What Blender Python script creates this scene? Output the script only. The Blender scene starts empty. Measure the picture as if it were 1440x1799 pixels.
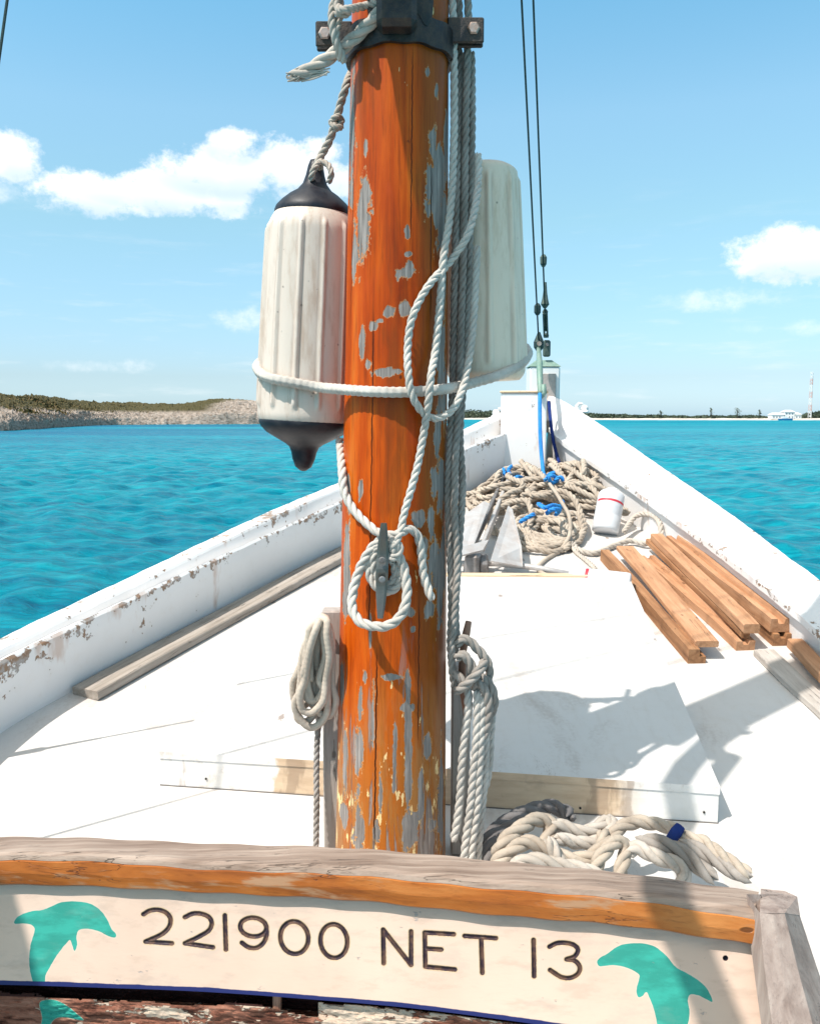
import bpy, math, random
import numpy as np
from mathutils import Vector, Matrix, noise as mnoise
R = math.radians
random.seed(7); rng = np.random.default_rng(7)
sc = bpy.context.scene
col = sc.collection
# ------------------------------------------------------------------ camera
F = 1500.0; CX, CY = 720.0, 899.5; PITCH = math.atan(166.5/F)
cp, sp = math.cos(PITCH), math.sin(PITCH)
cam_d = bpy.data.cameras.new('camera'); cam = bpy.data.objects.new('camera', cam_d); col.objects.link(cam)
cam.location = (0, 0, 0); cam.rotation_euler = (R(90)-PITCH, 0, 0)
cam_d.sensor_fit = 'HORIZONTAL'; cam_d.sensor_width = 36; cam_d.lens = 36*F/1440
cam_d.clip_start = 0.02; cam_d.clip_end = 20000
sc.camera = cam
sc.view_settings.view_transform = 'Standard'; sc.view_settings.look = 'None'
sc.view_settings.gamma = 1; sc.view_settings.exposure = 0.55
# ------------------------------------------------------------------ sun + sky
SUN_EL = R(58); SUN_TO = R(36)            # light travels towards +X+Y
ldir = Vector((math.cos(SUN_TO)*math.cos(SUN_EL), math.sin(SUN_TO)*math.cos(SUN_EL), -math.sin(SUN_EL)))
sd = bpy.data.lights.new('sun', 'SUN'); sd.energy = 4.0; sd.angle = R(0.5); sd.color = (1, .955, .89)
so = bpy.data.objects.new('sun', sd); col.objects.link(so)
so.rotation_euler = ldir.to_track_quat('-Z', 'Y').to_euler(); so.location = (-4, -4, 8)

class NT:
    def __init__(s, tree): s.t = tree; s.n = tree.nodes; s.l = tree.links
    def add(s, typ, **kw):
        n = s.n.new(typ)
        for k, v in kw.items(): setattr(n, k, v)
        return n
    def put(s, inp, v):
        if isinstance(v, bpy.types.NodeSocket): s.l.new(v, inp)
        elif isinstance(v, (tuple, list)) and len(v) == 3 and inp.type == 'RGBA': inp.default_value = (*v, 1)
        elif v is not None: inp.default_value = v
    def math(s, op, a, b=None, c=None, clamp=False):
        n = s.add('ShaderNodeMath', operation=op, use_clamp=clamp)
        s.put(n.inputs[0], a); s.put(n.inputs[1], b) if b is not None else None
        if c is not None: s.put(n.inputs[2], c)
        return n.outputs[0]
    def vmath(s, op, a, b=None):
        n = s.add('ShaderNodeVectorMath', operation=op); s.put(n.inputs[0], a)
        if b is not None: s.put(n.inputs[1], b)
        return n.outputs['Value'] if op in ('LENGTH', 'DOT_PRODUCT', 'DISTANCE') else n.outputs[0]
    def coord(s, which='Object'):
        return s.add('ShaderNodeTexCoord').outputs[which]
    def scale(s, vec, sx, sy, sz, loc=(0, 0, 0)):
        n = s.add('ShaderNodeMapping'); s.put(n.inputs[0], vec); n.inputs['Scale'].default_value = (sx, sy, sz)
        n.inputs['Location'].default_value = loc
        return n.outputs[0]
    def noise(s, vec, sc_, det=4, rough=.55, dist=0, col_=False):
        n = s.add('ShaderNodeTexNoise'); s.put(n.inputs['Vector'], vec)
        n.inputs['Scale'].default_value = sc_; n.inputs['Detail'].default_value = det
        n.inputs['Roughness'].default_value = rough; n.inputs['Distortion'].default_value = dist
        return n.outputs['Color' if col_ else 'Fac']
    def voro(s, vec, sc_, feat='F1', out='Distance', rnd=1):
        n = s.add('ShaderNodeTexVoronoi', feature=feat); s.put(n.inputs['Vector'], vec)
        n.inputs['Scale'].default_value = sc_; n.inputs['Randomness'].default_value = rnd
        return n.outputs[out]
    def step(s, v, a, b, o0=0., o1=1.):
        n = s.add('ShaderNodeMapRange', interpolation_type='SMOOTHSTEP'); s.put(n.inputs[0], v)
        n.inputs[1].default_value = a; n.inputs[2].default_value = b
        n.inputs[3].default_value = o0; n.inputs[4].default_value = o1
        return n.outputs[0]
    def mix(s, f, a, b, blend='MIX'):
        n = s.add('ShaderNodeMix', data_type='RGBA', blend_type=blend)
        s.put(n.inputs[0], f); s.put(n.inputs[6], a); s.put(n.inputs[7], b)
        return n.outputs[2]
    def ramp(s, f, stops):
        n = s.add('ShaderNodeValToRGB'); s.put(n.inputs[0], f); e = n.color_ramp.elements
        while len(e) < len(stops): e.new(.5)
        for k, (p, c) in zip(e, stops): k.position = p; k.color = (*c, 1)
        return n.outputs[0]
    def attr(s, name, out='Fac'):
        return s.add('ShaderNodeAttribute', attribute_name=name).outputs[out]
    def bump(s, h, dist, strength=1, normal=None):
        n = s.add('ShaderNodeBump'); s.put(n.inputs['Height'], h); n.inputs['Distance'].default_value = dist
        n.inputs['Strength'].default_value = strength
        if normal is not None: s.l.new(normal, n.inputs['Normal'])
        return n.outputs[0]
    def sep(s, v):
        n = s.add('ShaderNodeSeparateXYZ'); s.put(n.inputs[0], v); return n.outputs
    def comb(s, x, y, z):
        n = s.add('ShaderNodeCombineXYZ')
        for i, v in enumerate((x, y, z)): s.put(n.inputs[i], v)
        return n.outputs[0]

def new_mat(name):
    m = bpy.data.materials.new(name); m.use_nodes = True
    nt = NT(m.node_tree); bs = m.node_tree.nodes['Principled BSDF']
    return m, nt, bs
def setp(nt, bs, color=None, rough=None, metal=None, spec=None, normal=None, coat=None, trans=None):
    for k, v in (('Base Color', color), ('Roughness', rough), ('Metallic', metal), ('Specular IOR Level', spec), ('Normal', normal), ('Coat Weight', coat)):
        if v is not None: nt.put(bs.inputs[k], v)

# world: physical sky with cumulus clouds placed by direction
w = bpy.data.worlds.new("World"); sc.world = w; w.use_nodes = True
nt = NT(w.node_tree); bg = w.node_tree.nodes['Background']
sky = nt.add('ShaderNodeTexSky', sky_type='NISHITA'); sky.sun_disc = False
sky.sun_elevation = SUN_EL
_sx, _sy = -ldir.x, -ldir.y
sky.sun_rotation = math.atan2(_sx, _sy)
sky.air_density = 1.0; sky.dust_density = 0.6; sky.ozone_density = 1.6; sky.altitude = 0
d = nt.coord('Generated'); X, Y, Z = nt.sep(d)
az = nt.math('ARCTAN2', X, Y)                                   # radians, 0 = +Y, right positive
el = nt.math('ARCSINE', Z)
n1 = nt.noise(nt.scale(d, 1, 1, 1.5), 7.0, 7, .62)
n2 = nt.noise(nt.scale(d, 1, 1, 1.3, (3, 1, 2)), 24.0, 8, .66)
def dirpix(px, py):
    x = (px-CX)/F; yv = (CY-py)/F
    v = Vector((x, cp + yv*sp, yv*cp - sp)).normalized()
    return math.atan2(v.x, v.y), math.asin(v.z)
wob = nt.math('ADD', nt.math('MULTIPLY', nt.math('SUBTRACT', n1, .5), 1.5), nt.math('MULTIPLY', nt.math('SUBTRACT', n2, .5), 2.3))
cl = None; shade = None
for (px, py, rx, ry, amp) in [(400, 300, 125, 46, 1.0), (310, 340, 160, 36, .95), (150, 340, 85, 38, .8), (520, 300, 110, 62, .95), (410, 250, 52, 34, .9),
        (0, 275, 62, 40, .8), (-20, 320, 50, 34, .6), (1390, 445, 100, 46, .95), (1270, 527, 85, 22, .6), (1175, 530, 45, 14, .4), (1430, 577, 48, 14, .5),
        (435, 560, 56, 26, .68), (235, 642, 38, 14, .55), (150, 643, 34, 11, .45), (1300, 580, 55, 10, .3), (60, 640, 60, 9, .2),
        (-420, 250, 220, 70, .9), (2000, 330, 260, 80, .9), (2600, 500, 300, 70, .9), (-1200, 420, 330, 80, .9)]:
    a0, e0 = dirpix(px, py)
    if abs(px-720) > 900: a0 = (px-720)/F
    u = nt.math('MULTIPLY', nt.math('SUBTRACT', az, a0), F/rx); v = nt.math('MULTIPLY', nt.math('SUBTRACT', el, e0), F/ry)
    r2 = nt.math('ADD', nt.math('MULTIPLY', u, u), nt.math('MULTIPLY', v, v))
    m = nt.math('MULTIPLY', nt.math('SUBTRACT', 1.25, r2), amp)
    m = nt.math('ADD', m, nt.math('MULTIPLY', wob, 1.15))
    m = nt.math('MULTIPLY', nt.step(m, .12, .80 if amp > .7 else 1.5), 1.0 if amp > .7 else amp+.15)
    cl = m if cl is None else nt.math('MAXIMUM', cl, m)
    if amp > .7:
        sh = nt.math('MULTIPLY', nt.step(v, .35, -.9), nt.step(r2, 1.6, .5))
        shade = sh if shade is None else nt.math('MAXIMUM', shade, sh)
# faint high streaks
st = nt.noise(nt.scale(nt.comb(az, el, 0), 3, 20, 1), 3, 5, .6)
streak = nt.math('MULTIPLY', nt.step(st, .52, .75), nt.math('MULTIPLY', nt.step(el, .3, .05), .28))
q3 = lambda r, g, b: (r/3, g/3, b/3)
gain = nt.ramp(nt.math('DIVIDE', el, .9, clamp=True), [(.0, q3(1.07, 1.5, 2.2)), (.05, q3(1.05, 1.27, 1.58)), (.24, q3(1.58, 1.91, 1.65)), (.357, q3(1.84, 2.27, 1.98)), (.475, q3(1.52, 2.37, 2.16)), (.66, q3(2.9, 3.0, 2.2)), (1, q3(5.2, 4.0, 2.4))])
skyc = nt.vmath('MULTIPLY', sky.outputs[0], nt.vmath('MULTIPLY', gain, (3, 3, 3)))
skyc = nt.mix(streak, skyc, (9.5, 10, 10.2))
n3 = nt.noise(nt.scale(d, 1, 1, 1.2, (5, 1, 9)), 13.0, 5, .55)
tone = nt.math('MULTIPLY', shade, nt.step(n3, .34, .56))
cloudc = nt.mix(tone, (11.6, 11.7, 11.8), (7.4, 8.8, 10.2))
skyc = nt.mix(nt.math('MULTIPLY', cl, .88), skyc, cloudc)
nt.put(bg.inputs[0], skyc); bg.inputs[1].default_value = 0.075

# ------------------------------------------------------------------ helpers
def lin(r, g, b):
    f = lambda c: ((c/255+.055)/1.055)**2.4 if c/255 > .04045 else c/255/12.92
    return (f(r), f(g), f(b))
def P(px, py, Y):
    """world point on the sight line of (px, py) at forward distance Y"""
    yv = (CY-py)/F; k = Y/(cp + yv*sp)
    return Vector((k*(px-CX)/F, Y, k*(yv*cp - sp)))
DZ, DS = -1.455, .155
def deckz(Y): return DZ + DS*Y
def D(px, py, h=0.0):
    """point on the deck (raised h) seen at px,py"""
    yv = (CY-py)/F; a = cp+yv*sp; b = yv*cp-sp
    k = (DZ+h)/(b-DS*a)
    return Vector((k*(px-CX)/F, k*a, k*b))
MY = 2.05
def mast_axis(z):
    t = (z+1.08)/(0.841+1.08)
    return -0.0496 + t*(0.0269), MY
def mast_r(z):
    t = (z+1.08)/(0.841+1.08)
    return .1385 - .0275*min(max(t, -.2), 1.2) - (0 if t < 1.2 else .008*(t-1.2))
def M(px, py, off=0.0):
    """point on the aft surface of the mast (raised off)"""
    Y = MY-.12
    for _ in range(12):
        p = P(px, py, Y); ax, ay = mast_axis(p.z); r = mast_r(p.z)+off
        dx = p.x-ax; Y = ay - math.sqrt(max(r*r-dx*dx, 1e-6))
    return P(px, py, Y)

def mesh_obj(name, verts, faces, mat=None, parent=None, smooth=False, edges=()):
    me = bpy.data.meshes.new(name)
    if isinstance(verts, np.ndarray): verts = verts.tolist()
    if isinstance(faces, np.ndarray): faces = faces.tolist()
    me.from_pydata(verts, edges, faces); me.update()
    if smooth: me.polygons.foreach_set('use_smooth', [True]*len(me.polygons))
    o = bpy.data.objects.new(name, me); col.objects.link(o)
    if mat: me.materials.append(mat)
    if parent: o.parent = parent; 
    if parent: o.matrix_parent_inverse = Matrix.Translation(-parent.location)
    return o
def tag(o, label=None, cat=None, group=None, kind=None):
    if label: o['label'] = label
    if cat: o['category'] = cat
    if group: o['group'] = group
    if kind: o['kind'] = kind
    return o
def thing(name, label, cat, loc=(0, 0, 0), group=None):
    o = bpy.data.objects.new(name, None); col.objects.link(o); o.location = loc; o.empty_display_size = .1
    return tag(o, label, cat, group)
def fattr(o, name, vals):
    a = o.data.attributes.new(name, 'FLOAT', 'POINT'); a.data.foreach_set('value', np.asarray(vals, dtype=np.float32))
class MB:
    def __init__(s): s.v = []; s.f = []
    def add(s, vs, fs):
        b = len(s.v); s.v += [tuple(v) for v in vs]; s.f += [tuple(i+b for i in f) for f in fs]
    def box(s, c, sx, sy, sz, M3=None, bev=0.0):
        """box with chamfered edges"""
        hx, hy, hz = sx/2, sy/2, sz/2; b = min(bev, hx*.9, hy*.9, hz*.9)
        c = Vector(c); M3 = M3 or Matrix.Identity(3)
        if b <= 0:
            vs = [c + M3 @ Vector((x, y, z)) for x in (-hx, hx) for y in (-hy, hy) for z in (-hz, hz)]
            s.add(vs, [(0, 1, 3, 2), (4, 6, 7, 5), (0, 4, 5, 1), (2, 3, 7, 6), (0, 2, 6, 4), (1, 5, 7, 3)]); return
        vs = []; idx = {}
        for ix in (-1, 1):
            for iy in (-1, 1):
                for iz in (-1, 1):
                    for k, off in enumerate(((0, b, b), (b, 0, b), (b, b, 0))):
                        idx[(ix, iy, iz, k)] = len(vs)
                        vs.append(c + M3 @ Vector((ix*(hx-off[0]), iy*(hy-off[1]), iz*(hz-off[2]))))
        fs = []
        for sg in (-1, 1):
            fs.append([idx[(sg, a, e, 0)] for a, e in ((-1, -1), (1, -1), (1, 1), (-1, 1))][::sg])
            fs.append([idx[(a, sg, e, 1)] for a, e in ((-1, -1), (-1, 1), (1, 1), (1, -1))][::sg])
            fs.append([idx[(a, e, sg, 2)] for a, e in ((-1, -1), (1, -1), (1, 1), (-1, 1))][::sg])
        for a in (-1, 1):
            for e in (-1, 1):
                fs.append([idx[(-1, a, e, 1)], idx[(1, a, e, 1)], idx[(1, a, e, 2)], idx[(-1, a, e, 2)]])
                fs.append([idx[(a, -1, e, 0)], idx[(a, 1, e, 0)], idx[(a, 1, e, 2)], idx[(a, -1, e, 2)]])
                fs.append([idx[(a, e, -1, 0)], idx[(a, e, 1, 0)], idx[(a, e, 1, 1)], idx[(a, e, -1, 1)]])
                for q in (-1, 1): fs.append([idx[(a, e, q, 0)], idx[(a, e, q, 1)], idx[(a, e, q, 2)]])
        s.add(vs, fs)
    def tube(s, pts, r, n=8, cap=True):
        pts = [Vector(p) for p in pts]; rr = r if hasattr(r, '__len__') else [r]*len(pts)
        T, N, B = frames(np.array([tuple(p) for p in pts]))
        ring = []
        for i, p in enumerate(pts):
            ring += [p + Vector(N[i])*(rr[i]*math.cos(a)) + Vector(B[i])*(rr[i]*math.sin(a)) for a in [2*math.pi*k/n for k in range(n)]]
        fs = [(i*n+k, i*n+(k+1) % n, (i+1)*n+(k+1) % n, (i+1)*n+k) for i in range(len(pts)-1) for k in range(n)]
        if cap: fs += [tuple(range(n))[::-1], tuple((len(pts)-1)*n+k for k in range(n))]
        s.add(ring, fs)
    def lathe(s, c, prof, n=32, M3=None):
        """prof: (r, z) pairs"""
        c = Vector(c); M3 = M3 or Matrix.Identity(3); vs = []
        for r, z in prof: vs += [c + M3 @ Vector((r*math.cos(2*math.pi*k/n), r*math.sin(2*math.pi*k/n), z)) for k in range(n)]
        fs = [(i*n+k, i*n+(k+1) % n, (i+1)*n+(k+1) % n, (i+1)*n+k) for i in range(len(prof)-1) for k in range(n)]
        fs += [tuple(range(n))[::-1], tuple((len(prof)-1)*n+k for k in range(n))]
        s.add(vs, fs)
    def build(s, name, mat, parent=None, smooth=False): return mesh_obj(name, s.v, s.f, mat, parent, smooth)
def frames(p, closed=False):
    n = len(p); T = np.gradient(p, axis=0)
    if closed: T = np.roll(p, -1, 0)-np.roll(p, 1, 0)
    T /= np.maximum(np.linalg.norm(T, axis=1, keepdims=True), 1e-9)
    N = np.zeros_like(p); a = np.array([0, 0, 1.]) if abs(T[0, 2]) < .9 else np.array([1., 0, 0])
    v = a - T[0]*np.dot(a, T[0]); N[0] = v/np.linalg.norm(v)
    for i in range(1, n):
        v = N[i-1]-T[i]*np.dot(N[i-1], T[i]); N[i] = v/max(np.linalg.norm(v), 1e-9)
    return T, N, np.cross(T, N)
def spline(pts, step, closed=False):
    """Catmull-Rom through pts, resampled at an even step"""
    p = np.array([tuple(q) for q in pts], float); n = len(p)
    if closed: ext = np.vstack([p[-1], p, p[0], p[1]]); segs = n
    else: ext = np.vstack([2*p[0]-p[1], p, 2*p[-1]-p[-2]]); segs = n-1
    out = []
    for i in range(segs):
        p0, p1, p2, p3 = ext[i:i+4]
        d01 = max(np.linalg.norm(p1-p0), 1e-6)**.5; d12 = max(np.linalg.norm(p2-p1), 1e-6)**.5; d23 = max(np.linalg.norm(p3-p2), 1e-6)**.5
        t = np.linspace(0, 1, 24, endpoint=False)[:, None]
        m1 = (p2-p1) + d12*((p1-p0)/d01 - (p2-p0)/(d01+d12)); m2 = (p2-p1) + d12*((p3-p2)/d23 - (p3-p1)/(d12+d23))
        out.append((2*t**3-3*t**2+1)*p1 + (t**3-2*t**2+t)*m1 + (-2*t**3+3*t**2)*p2 + (t**3-t**2)*m2)
    q = np.vstack(out + [p[:1] if closed else p[-1:]])
    L = np.concatenate([[0], np.cumsum(np.linalg.norm(np.diff(q, axis=0), axis=1))])
    m = max(int(L[-1]/step), 4); s_ = np.linspace(0, L[-1], m+1)
    q = np.stack([np.interp(s_, L, q[:, k]) for k in range(3)], 1)
    return q
def tube_arrays(c, rad, sides, phase=0.0):
    T, N, B = frames(c); n = len(c)
    a = 2*np.pi*np.arange(sides)/sides
    if np.ndim(rad) < 2: rad = np.broadcast_to(np.reshape(rad, (-1, 1)) if np.ndim(rad) else rad, (n, sides))
    if n > 6: rad = np.array(rad); rad[0] *= .02; rad[-1] *= .02; rad[1] *= .8; rad[-2] *= .8
    v = c[:, None, :] + N[:, None, :]*(rad*np.cos(a))[:, :, None] + B[:, None, :]*(rad*np.sin(a))[:, :, None]
    i = np.arange(n-1)[:, None]*sides; k = np.arange(sides)[None, :]; k2 = (k+1) % sides
    f = np.stack([i+k, i+k2, i+sides+k2, i+sides+k], -1).reshape(-1, 4)
    return v.reshape(-1, 3), f
def np_obj(name, V, Fq, mat, parent=None, smooth=True):
    me = bpy.data.meshes.new(name); nv, nf = len(V), len(Fq)
    me.vertices.add(nv); me.vertices.foreach_set('co', np.ascontiguousarray(V, np.float32).ravel())
    k = Fq.shape[1]
    me.loops.add(nf*k); me.loops.foreach_set('vertex_index', np.ascontiguousarray(Fq, np.int32).ravel())
    me.polygons.add(nf); me.polygons.foreach_set('loop_start', np.arange(0, nf*k, k, dtype=np.int32))
    try: me.polygons.foreach_set('loop_total', np.full(nf, k, np.int32))
    except Exception: pass
    me.update(calc_edges=True); me.validate()
    me.polygons.foreach_set('use_smooth', np.full(len(me.polygons), smooth))
    if mat: me.materials.append(mat)
    o = bpy.data.objects.new(name, me); col.objects.link(o)
    if parent: o.parent = parent; o.matrix_parent_inverse = Matrix.Translation(-parent.location)
    return o
def rope(name, pts, r, mat, kind='laid', label=None, cat='rope', group=None, parent=None, closed=False, pitch=7.0, taper=None, jit=0.0):
    paths = pts if isinstance(pts, list) and isinstance(pts[0], list) else [pts]
    VV = []; FF = []; off = 0
    for pp in paths:
        if kind == 'laid':
            step = r*pitch/12; c = spline(pp, step, closed)
            if jit: c = c + np.cumsum(rng.normal(0, jit*r*.15, c.shape), 0)*0 + np.stack([np.interp(np.arange(len(c)), np.arange(0, len(c)+20, 20), rng.normal(0, jit*r, len(range(0, len(c)+20, 20)))) for _ in range(3)], 1)
            T, N, B = frames(c); s_ = np.arange(len(c))*step
            for k in range(3):
                ph = 2*np.pi*(s_/(r*pitch) + k/3)
                cc = c + (N*np.cos(ph)[:, None] + B*np.sin(ph)[:, None])*(r*.50)
                v, f = tube_arrays(cc, r*.56, 7)
                VV.append(v); FF.append(f+off); off += len(v)
        else:
            step = r*.30; c = spline(pp, step, closed); n = len(c); sd_ = 20
            i = np.arange(n)[:, None]; k = np.arange(sd_)[None, :]; a = 2*np.pi*k/sd_
            u = i*step/r*1.15
            rad = r*(1 + .13*np.sin(3*a+u*2.0)*np.sin(3*a-u*2.0+.6)) if kind == 'braid' else r*(1+.05*np.sin(3*a+u*2.0)*np.sin(3*a-u*2.0+.6)) if kind == 'soft' else r*(1+0*u*a)
            v, f = tube_arrays(c, rad, sd_)
            VV.append(v); FF.append(f+off); off += len(v)
    o = np_obj(name, np.vstack(VV), np.vstack(FF), mat, parent)
    if label: tag(o, label, cat, group)
    return o

# ------------------------------------------------------------------ materials
def rope_mat(name, c1, c2, dirt=(.16, .13, .10), dirt_amt=.35, fine=900):
    m, n, b = new_mat(name); co = n.coord('Object')
    a = n.noise(co, 9, 4, .6); g = n.noise(co, fine, 3, .7); g2 = n.noise(co, 60, 4, .65)
    c = n.mix(n.step(a, .3, .7), c1, c2)
    c = n.mix(n.math('MULTIPLY', n.step(g2, .5, .78), dirt_amt), c, dirt)
    c = n.mix(n.math('MULTIPLY', n.step(g, .45, .75), .22), c, tuple(x*.62 for x in c1))
    setp(n, b, c, .92, spec=.15, normal=n.bump(g, .0012, .7)); return m
M_rope = rope_mat('rope_white', (.54, .485, .43), (.40, .35, .30), dirt_amt=.5)
M_halyard = rope_mat('halyard_grey', (.37, .335, .305), (.25, .22, .195), dirt_amt=.55)
M_cleatrope = rope_mat('rope_clean', (.60, .56, .51), (.45, .415, .375), dirt_amt=.4)
M_tan = rope_mat('rope_tan', (.49, .42, .345), (.34, .28, .225), dirt_amt=.5)
M_coil = rope_mat('rope_coil', (.62, .53, .44), (.46, .38, .31))
M_shaderope = rope_mat('rope_shaded', (.20, .185, .18), (.13, .12, .12))  # rope lying in shade, its darkness put into the colour
M_blue = rope_mat('rope_blue', (.03, .20, .58), (.04, .27, .62), dirt=(.3, .35, .4), dirt_amt=.2)
M_navy = rope_mat('rope_navy', (.015, .03, .16), (.02, .05, .2), dirt_amt=.1)

def white_paint(name, base=(.80, .775, .755), chips=.5, specks=.5, attr=None, scale=1.0, dirt=0.0, wood=None):
    m, n, b = new_mat(name); co = n.coord('Object')
    big = n.noise(co, 2.2*scale, 5, .6); mid = n.noise(co, 26*scale, 5, .62); fi = n.noise(co, 90*scale, 4, .6)
    c = n.mix(n.step(big, .3, .75), base, tuple(x*.93 for x in base))
    c = n.mix(n.math('MULTIPLY', n.step(mid, .5, .8), .25), c, tuple(x*y for x, y in zip(base, (.88, .82, .74))))
    h = n.math('MULTIPLY', fi, .25)
    if dirt:
        sm = n.step(n.math('ADD', n.math('MULTIPLY', n.noise(n.scale(co, 1, .45, 1), 3.2, 6, .68, .6), .8), n.math('MULTIPLY', fi, .2)), .50, .66)
        c = n.mix(n.math('MULTIPLY', sm, .42*dirt), c, (.36, .30, .26))
        sc1 = n.step(n.math('ABSOLUTE', n.math('SUBTRACT', n.noise(n.scale(co, 1, .22, 1), 5, 5, .6, 1.2), .5)), .0035, .001)
        sc1 = n.math('MULTIPLY', sc1, n.step(n.noise(co, 2.5, 3), .52, .6)); c = n.mix(n.math('MULTIPLY', sc1, .55), c, (.30, .25, .22))
        gr_ = n.noise(n.scale(co, 1, .12, 1), 38, 4, .6); c = n.mix(n.math('MULTIPLY', n.step(gr_, .5, .8), .35), c, (.50, .45, .41)); h = n.math('ADD', h, n.math('MULTIPLY', gr_, .3))
    v = n.add('ShaderNodeTexVoronoi', feature='F1'); n.put(v.inputs['Vector'], n.scale(co, 1, .55, 1)); v.inputs['Scale'].default_value = 6.0*scale
    pick = n.sep(v.outputs['Color'])[0]
    sp_ = n.math('MULTIPLY', n.step(n.math('ADD', v.outputs['Distance'], n.math('MULTIPLY', n.math('SUBTRACT', fi, .5), .18)), .075, .045), n.step(pick, 1-specks*.7, 1-specks*.7+.02))
    c = n.mix(n.math('MULTIPLY', sp_, .75), c, (.22, .16, .13))
    if attr:
        e = n.attr(attr)
        th = n.math('ADD', n.math('MULTIPLY', mid, .75), n.math('MULTIPLY', fi, .35))
        th = n.math('ADD', th, n.math('MULTIPLY', e, chips)); th = n.math('ADD', th, n.math('MULTIPLY', n.math('SUBTRACT', n.noise(co, 6.5, 3), .5), .8))
        k = n.step(th, .885, .905)
        wood = wood or (.27, .17, .11)
        cc = n.mix(n.step(n.noise(co, 40, 3), .4, .6), (.34, .31, .29), wood)
        c = n.mix(k, c, cc); h = n.math('SUBTRACT', h, n.math('MULTIPLY', k, 1.2))
        rust = n.math('MULTIPLY', n.step(n.math('ADD', n.noise(n.scale(co, 1, 1, .35), 9, 4), n.math('MULTIPLY', e, .12)), .66, .78), .45)
        c = n.mix(rust, c, (.42, .20, .09))
    setp(n, b, c, n.step(mid, .3, .8, .42, .6), spec=.35, normal=n.bump(h, .0025, .5)); return m
M_deck = white_paint('deck_paint', (.60, .57, .545), specks=1.35, dirt=1.25)
M_bulwark = white_paint('bulwark_paint', (.78, .76, .75), chips=.27, specks=.5, attr='wear')
M_white = white_paint('white_trim', (.78, .76, .74), specks=.2)

def wood_mat(name, cols, axis='Z', grain=60, rough=.7, knots=0.0, bare=None, coat=None, bumpd=.0015, coordn='Object', along=.06):
    m, n, b = new_mat(name); co = n.coord(coordn)
    s3 = {'X': (along, 1, 1), 'Y': (1, along, 1), 'Z': (1, 1, along)}[axis]
    v = n.scale(co, *s3)
    g = n.noise(v, grain, 6, .62, .4); g2 = n.noise(v, grain*5, 3, .7); big = n.noise(co, 5, 4, .55)
    c = n.ramp(n.math('ADD', n.math('MULTIPLY', g, .75), n.math('MULTIPLY', big, .25)), [(.3, cols[0]), (.5, cols[1]), (.7, cols[2])])
    c = n.mix(n.math('MULTIPLY', n.step(g2, .52, .75), .35), c, tuple(x*.55 for x in cols[0]))
    if bare: c = n.mix(n.step(n.math('ADD', n.math('MULTIPLY', n.noise(v, 22, 5, .65), .8), n.math('MULTIPLY', big, .3)), .58, .66), c, bare)
    vv = n.scale(co, *[k if k == 1 else .045 for k in s3]); ck = n.noise(vv, 34, 4, .6, .3); crk = n.step(n.math('ABSOLUTE', n.math('SUBTRACT', ck, .56)), .008, .002)
    crk = n.math('MULTIPLY', crk, n.step(n.noise(co, 7, 3), .46, .56)); sp_ = n.math('MULTIPLY', n.step(n.voro(n.scale(co, *[k if k == 1 else .5 for k in s3]), 11), .085, .055), n.step(n.noise(co, 17, 2), .52, .56))
    dk = n.math('MAXIMUM', crk, sp_); c = n.mix(n.math('MULTIPLY', dk, .75), c, tuple(x*.3 for x in cols[0]))
    hh = n.math('SUBTRACT', n.math('ADD', g, n.math('MULTIPLY', g2, .5)), dk)
    setp(n, b, c, rough, spec=.3, coat=coat, normal=n.bump(hh, bumpd, .8)); return m
M_greywood = wood_mat('grey_wood', [(.30, .26, .23), (.42, .375, .335), (.52, .47, .43)], 'Y', 45)
M_greywood_x = wood_mat('grey_wood_x', [(.14, .088, .062), (.29, .215, .17), (.43, .34, .28)], 'X', 45, bare=None)
M_greywood_z = wood_mat('grey_wood_z', [(.27, .24, .21), (.37, .33, .30), (.45, .41, .38)], 'Z', 60)
M_plankgrey = wood_mat('plank_weathered', [(.20, .165, .135), (.33, .285, .245), (.43, .38, .335)], 'Y', 40)
M_timber = wood_mat('timber_new', [(.29, .135, .065), (.45, .235, .125), (.56, .32, .19)], 'Y', 40, rough=.65)
M_timber_d = wood_mat('timber_old', [(.10, .045, .022), (.31, .15, .07), (.45, .25, .13)], 'Y', 30, rough=.7)
M_varnish = wood_mat('varnish_rail', [(.14, .032, .006), (.36, .105, .016), (.50, .20, .055)], 'X', 20, rough=.45, coat=.08, bare=(.36, .20, .11))
M_pin = wood_mat('pin_wood', [(.20, .10, .07), (.30, .16, .11), (.36, .21, .15)], 'Z', 60)
M_tanply = wood_mat('bare_ply', [(.58, .40, .25), (.68, .50, .33), (.74, .57, .41)], 'X', 30)

def simple(name, c, rough=.5, metal=0, spec=.5, var=.2, sc_=30, bd=.001, c2=None):
    m, n, b = new_mat(name); co = n.coord('Object'); g = n.noise(co, sc_, 5, .6); f = n.noise(co, sc_*8, 3, .6)
    cc = n.mix(n.step(g, .35, .7), c, c2 or tuple(x*(1-var) for x in c))
    setp(n, b, cc, n.step(g, .3, .7, rough*.85, min(rough*1.2, 1)), metal=metal, spec=spec, normal=n.bump(f, bd, .5)); return m
M_blackmetal = simple('black_iron', (.018, .018, .02), .42, .3, c2=(.06, .045, .035), bd=.003, sc_=40)
M_bolt = simple('bolt_rust', (.50, .42, .38), .45, .6, c2=(.33, .2, .14))
M_galv = simple('galvanised', (.52, .50, .49), .5, .35, c2=(.42, .38, .36), sc_=12)
M_galvd = simple('galvanised_dark', (.26, .25, .25), .5, .5, c2=(.16, .14, .13), sc_=20)
M_cleat = simple('cleat_metal', (.15, .145, .13), .42, .7, c2=(.13, .125, .12))
M_wire = simple('stay_wire', (.035, .06, .055), .5, .5)
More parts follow.
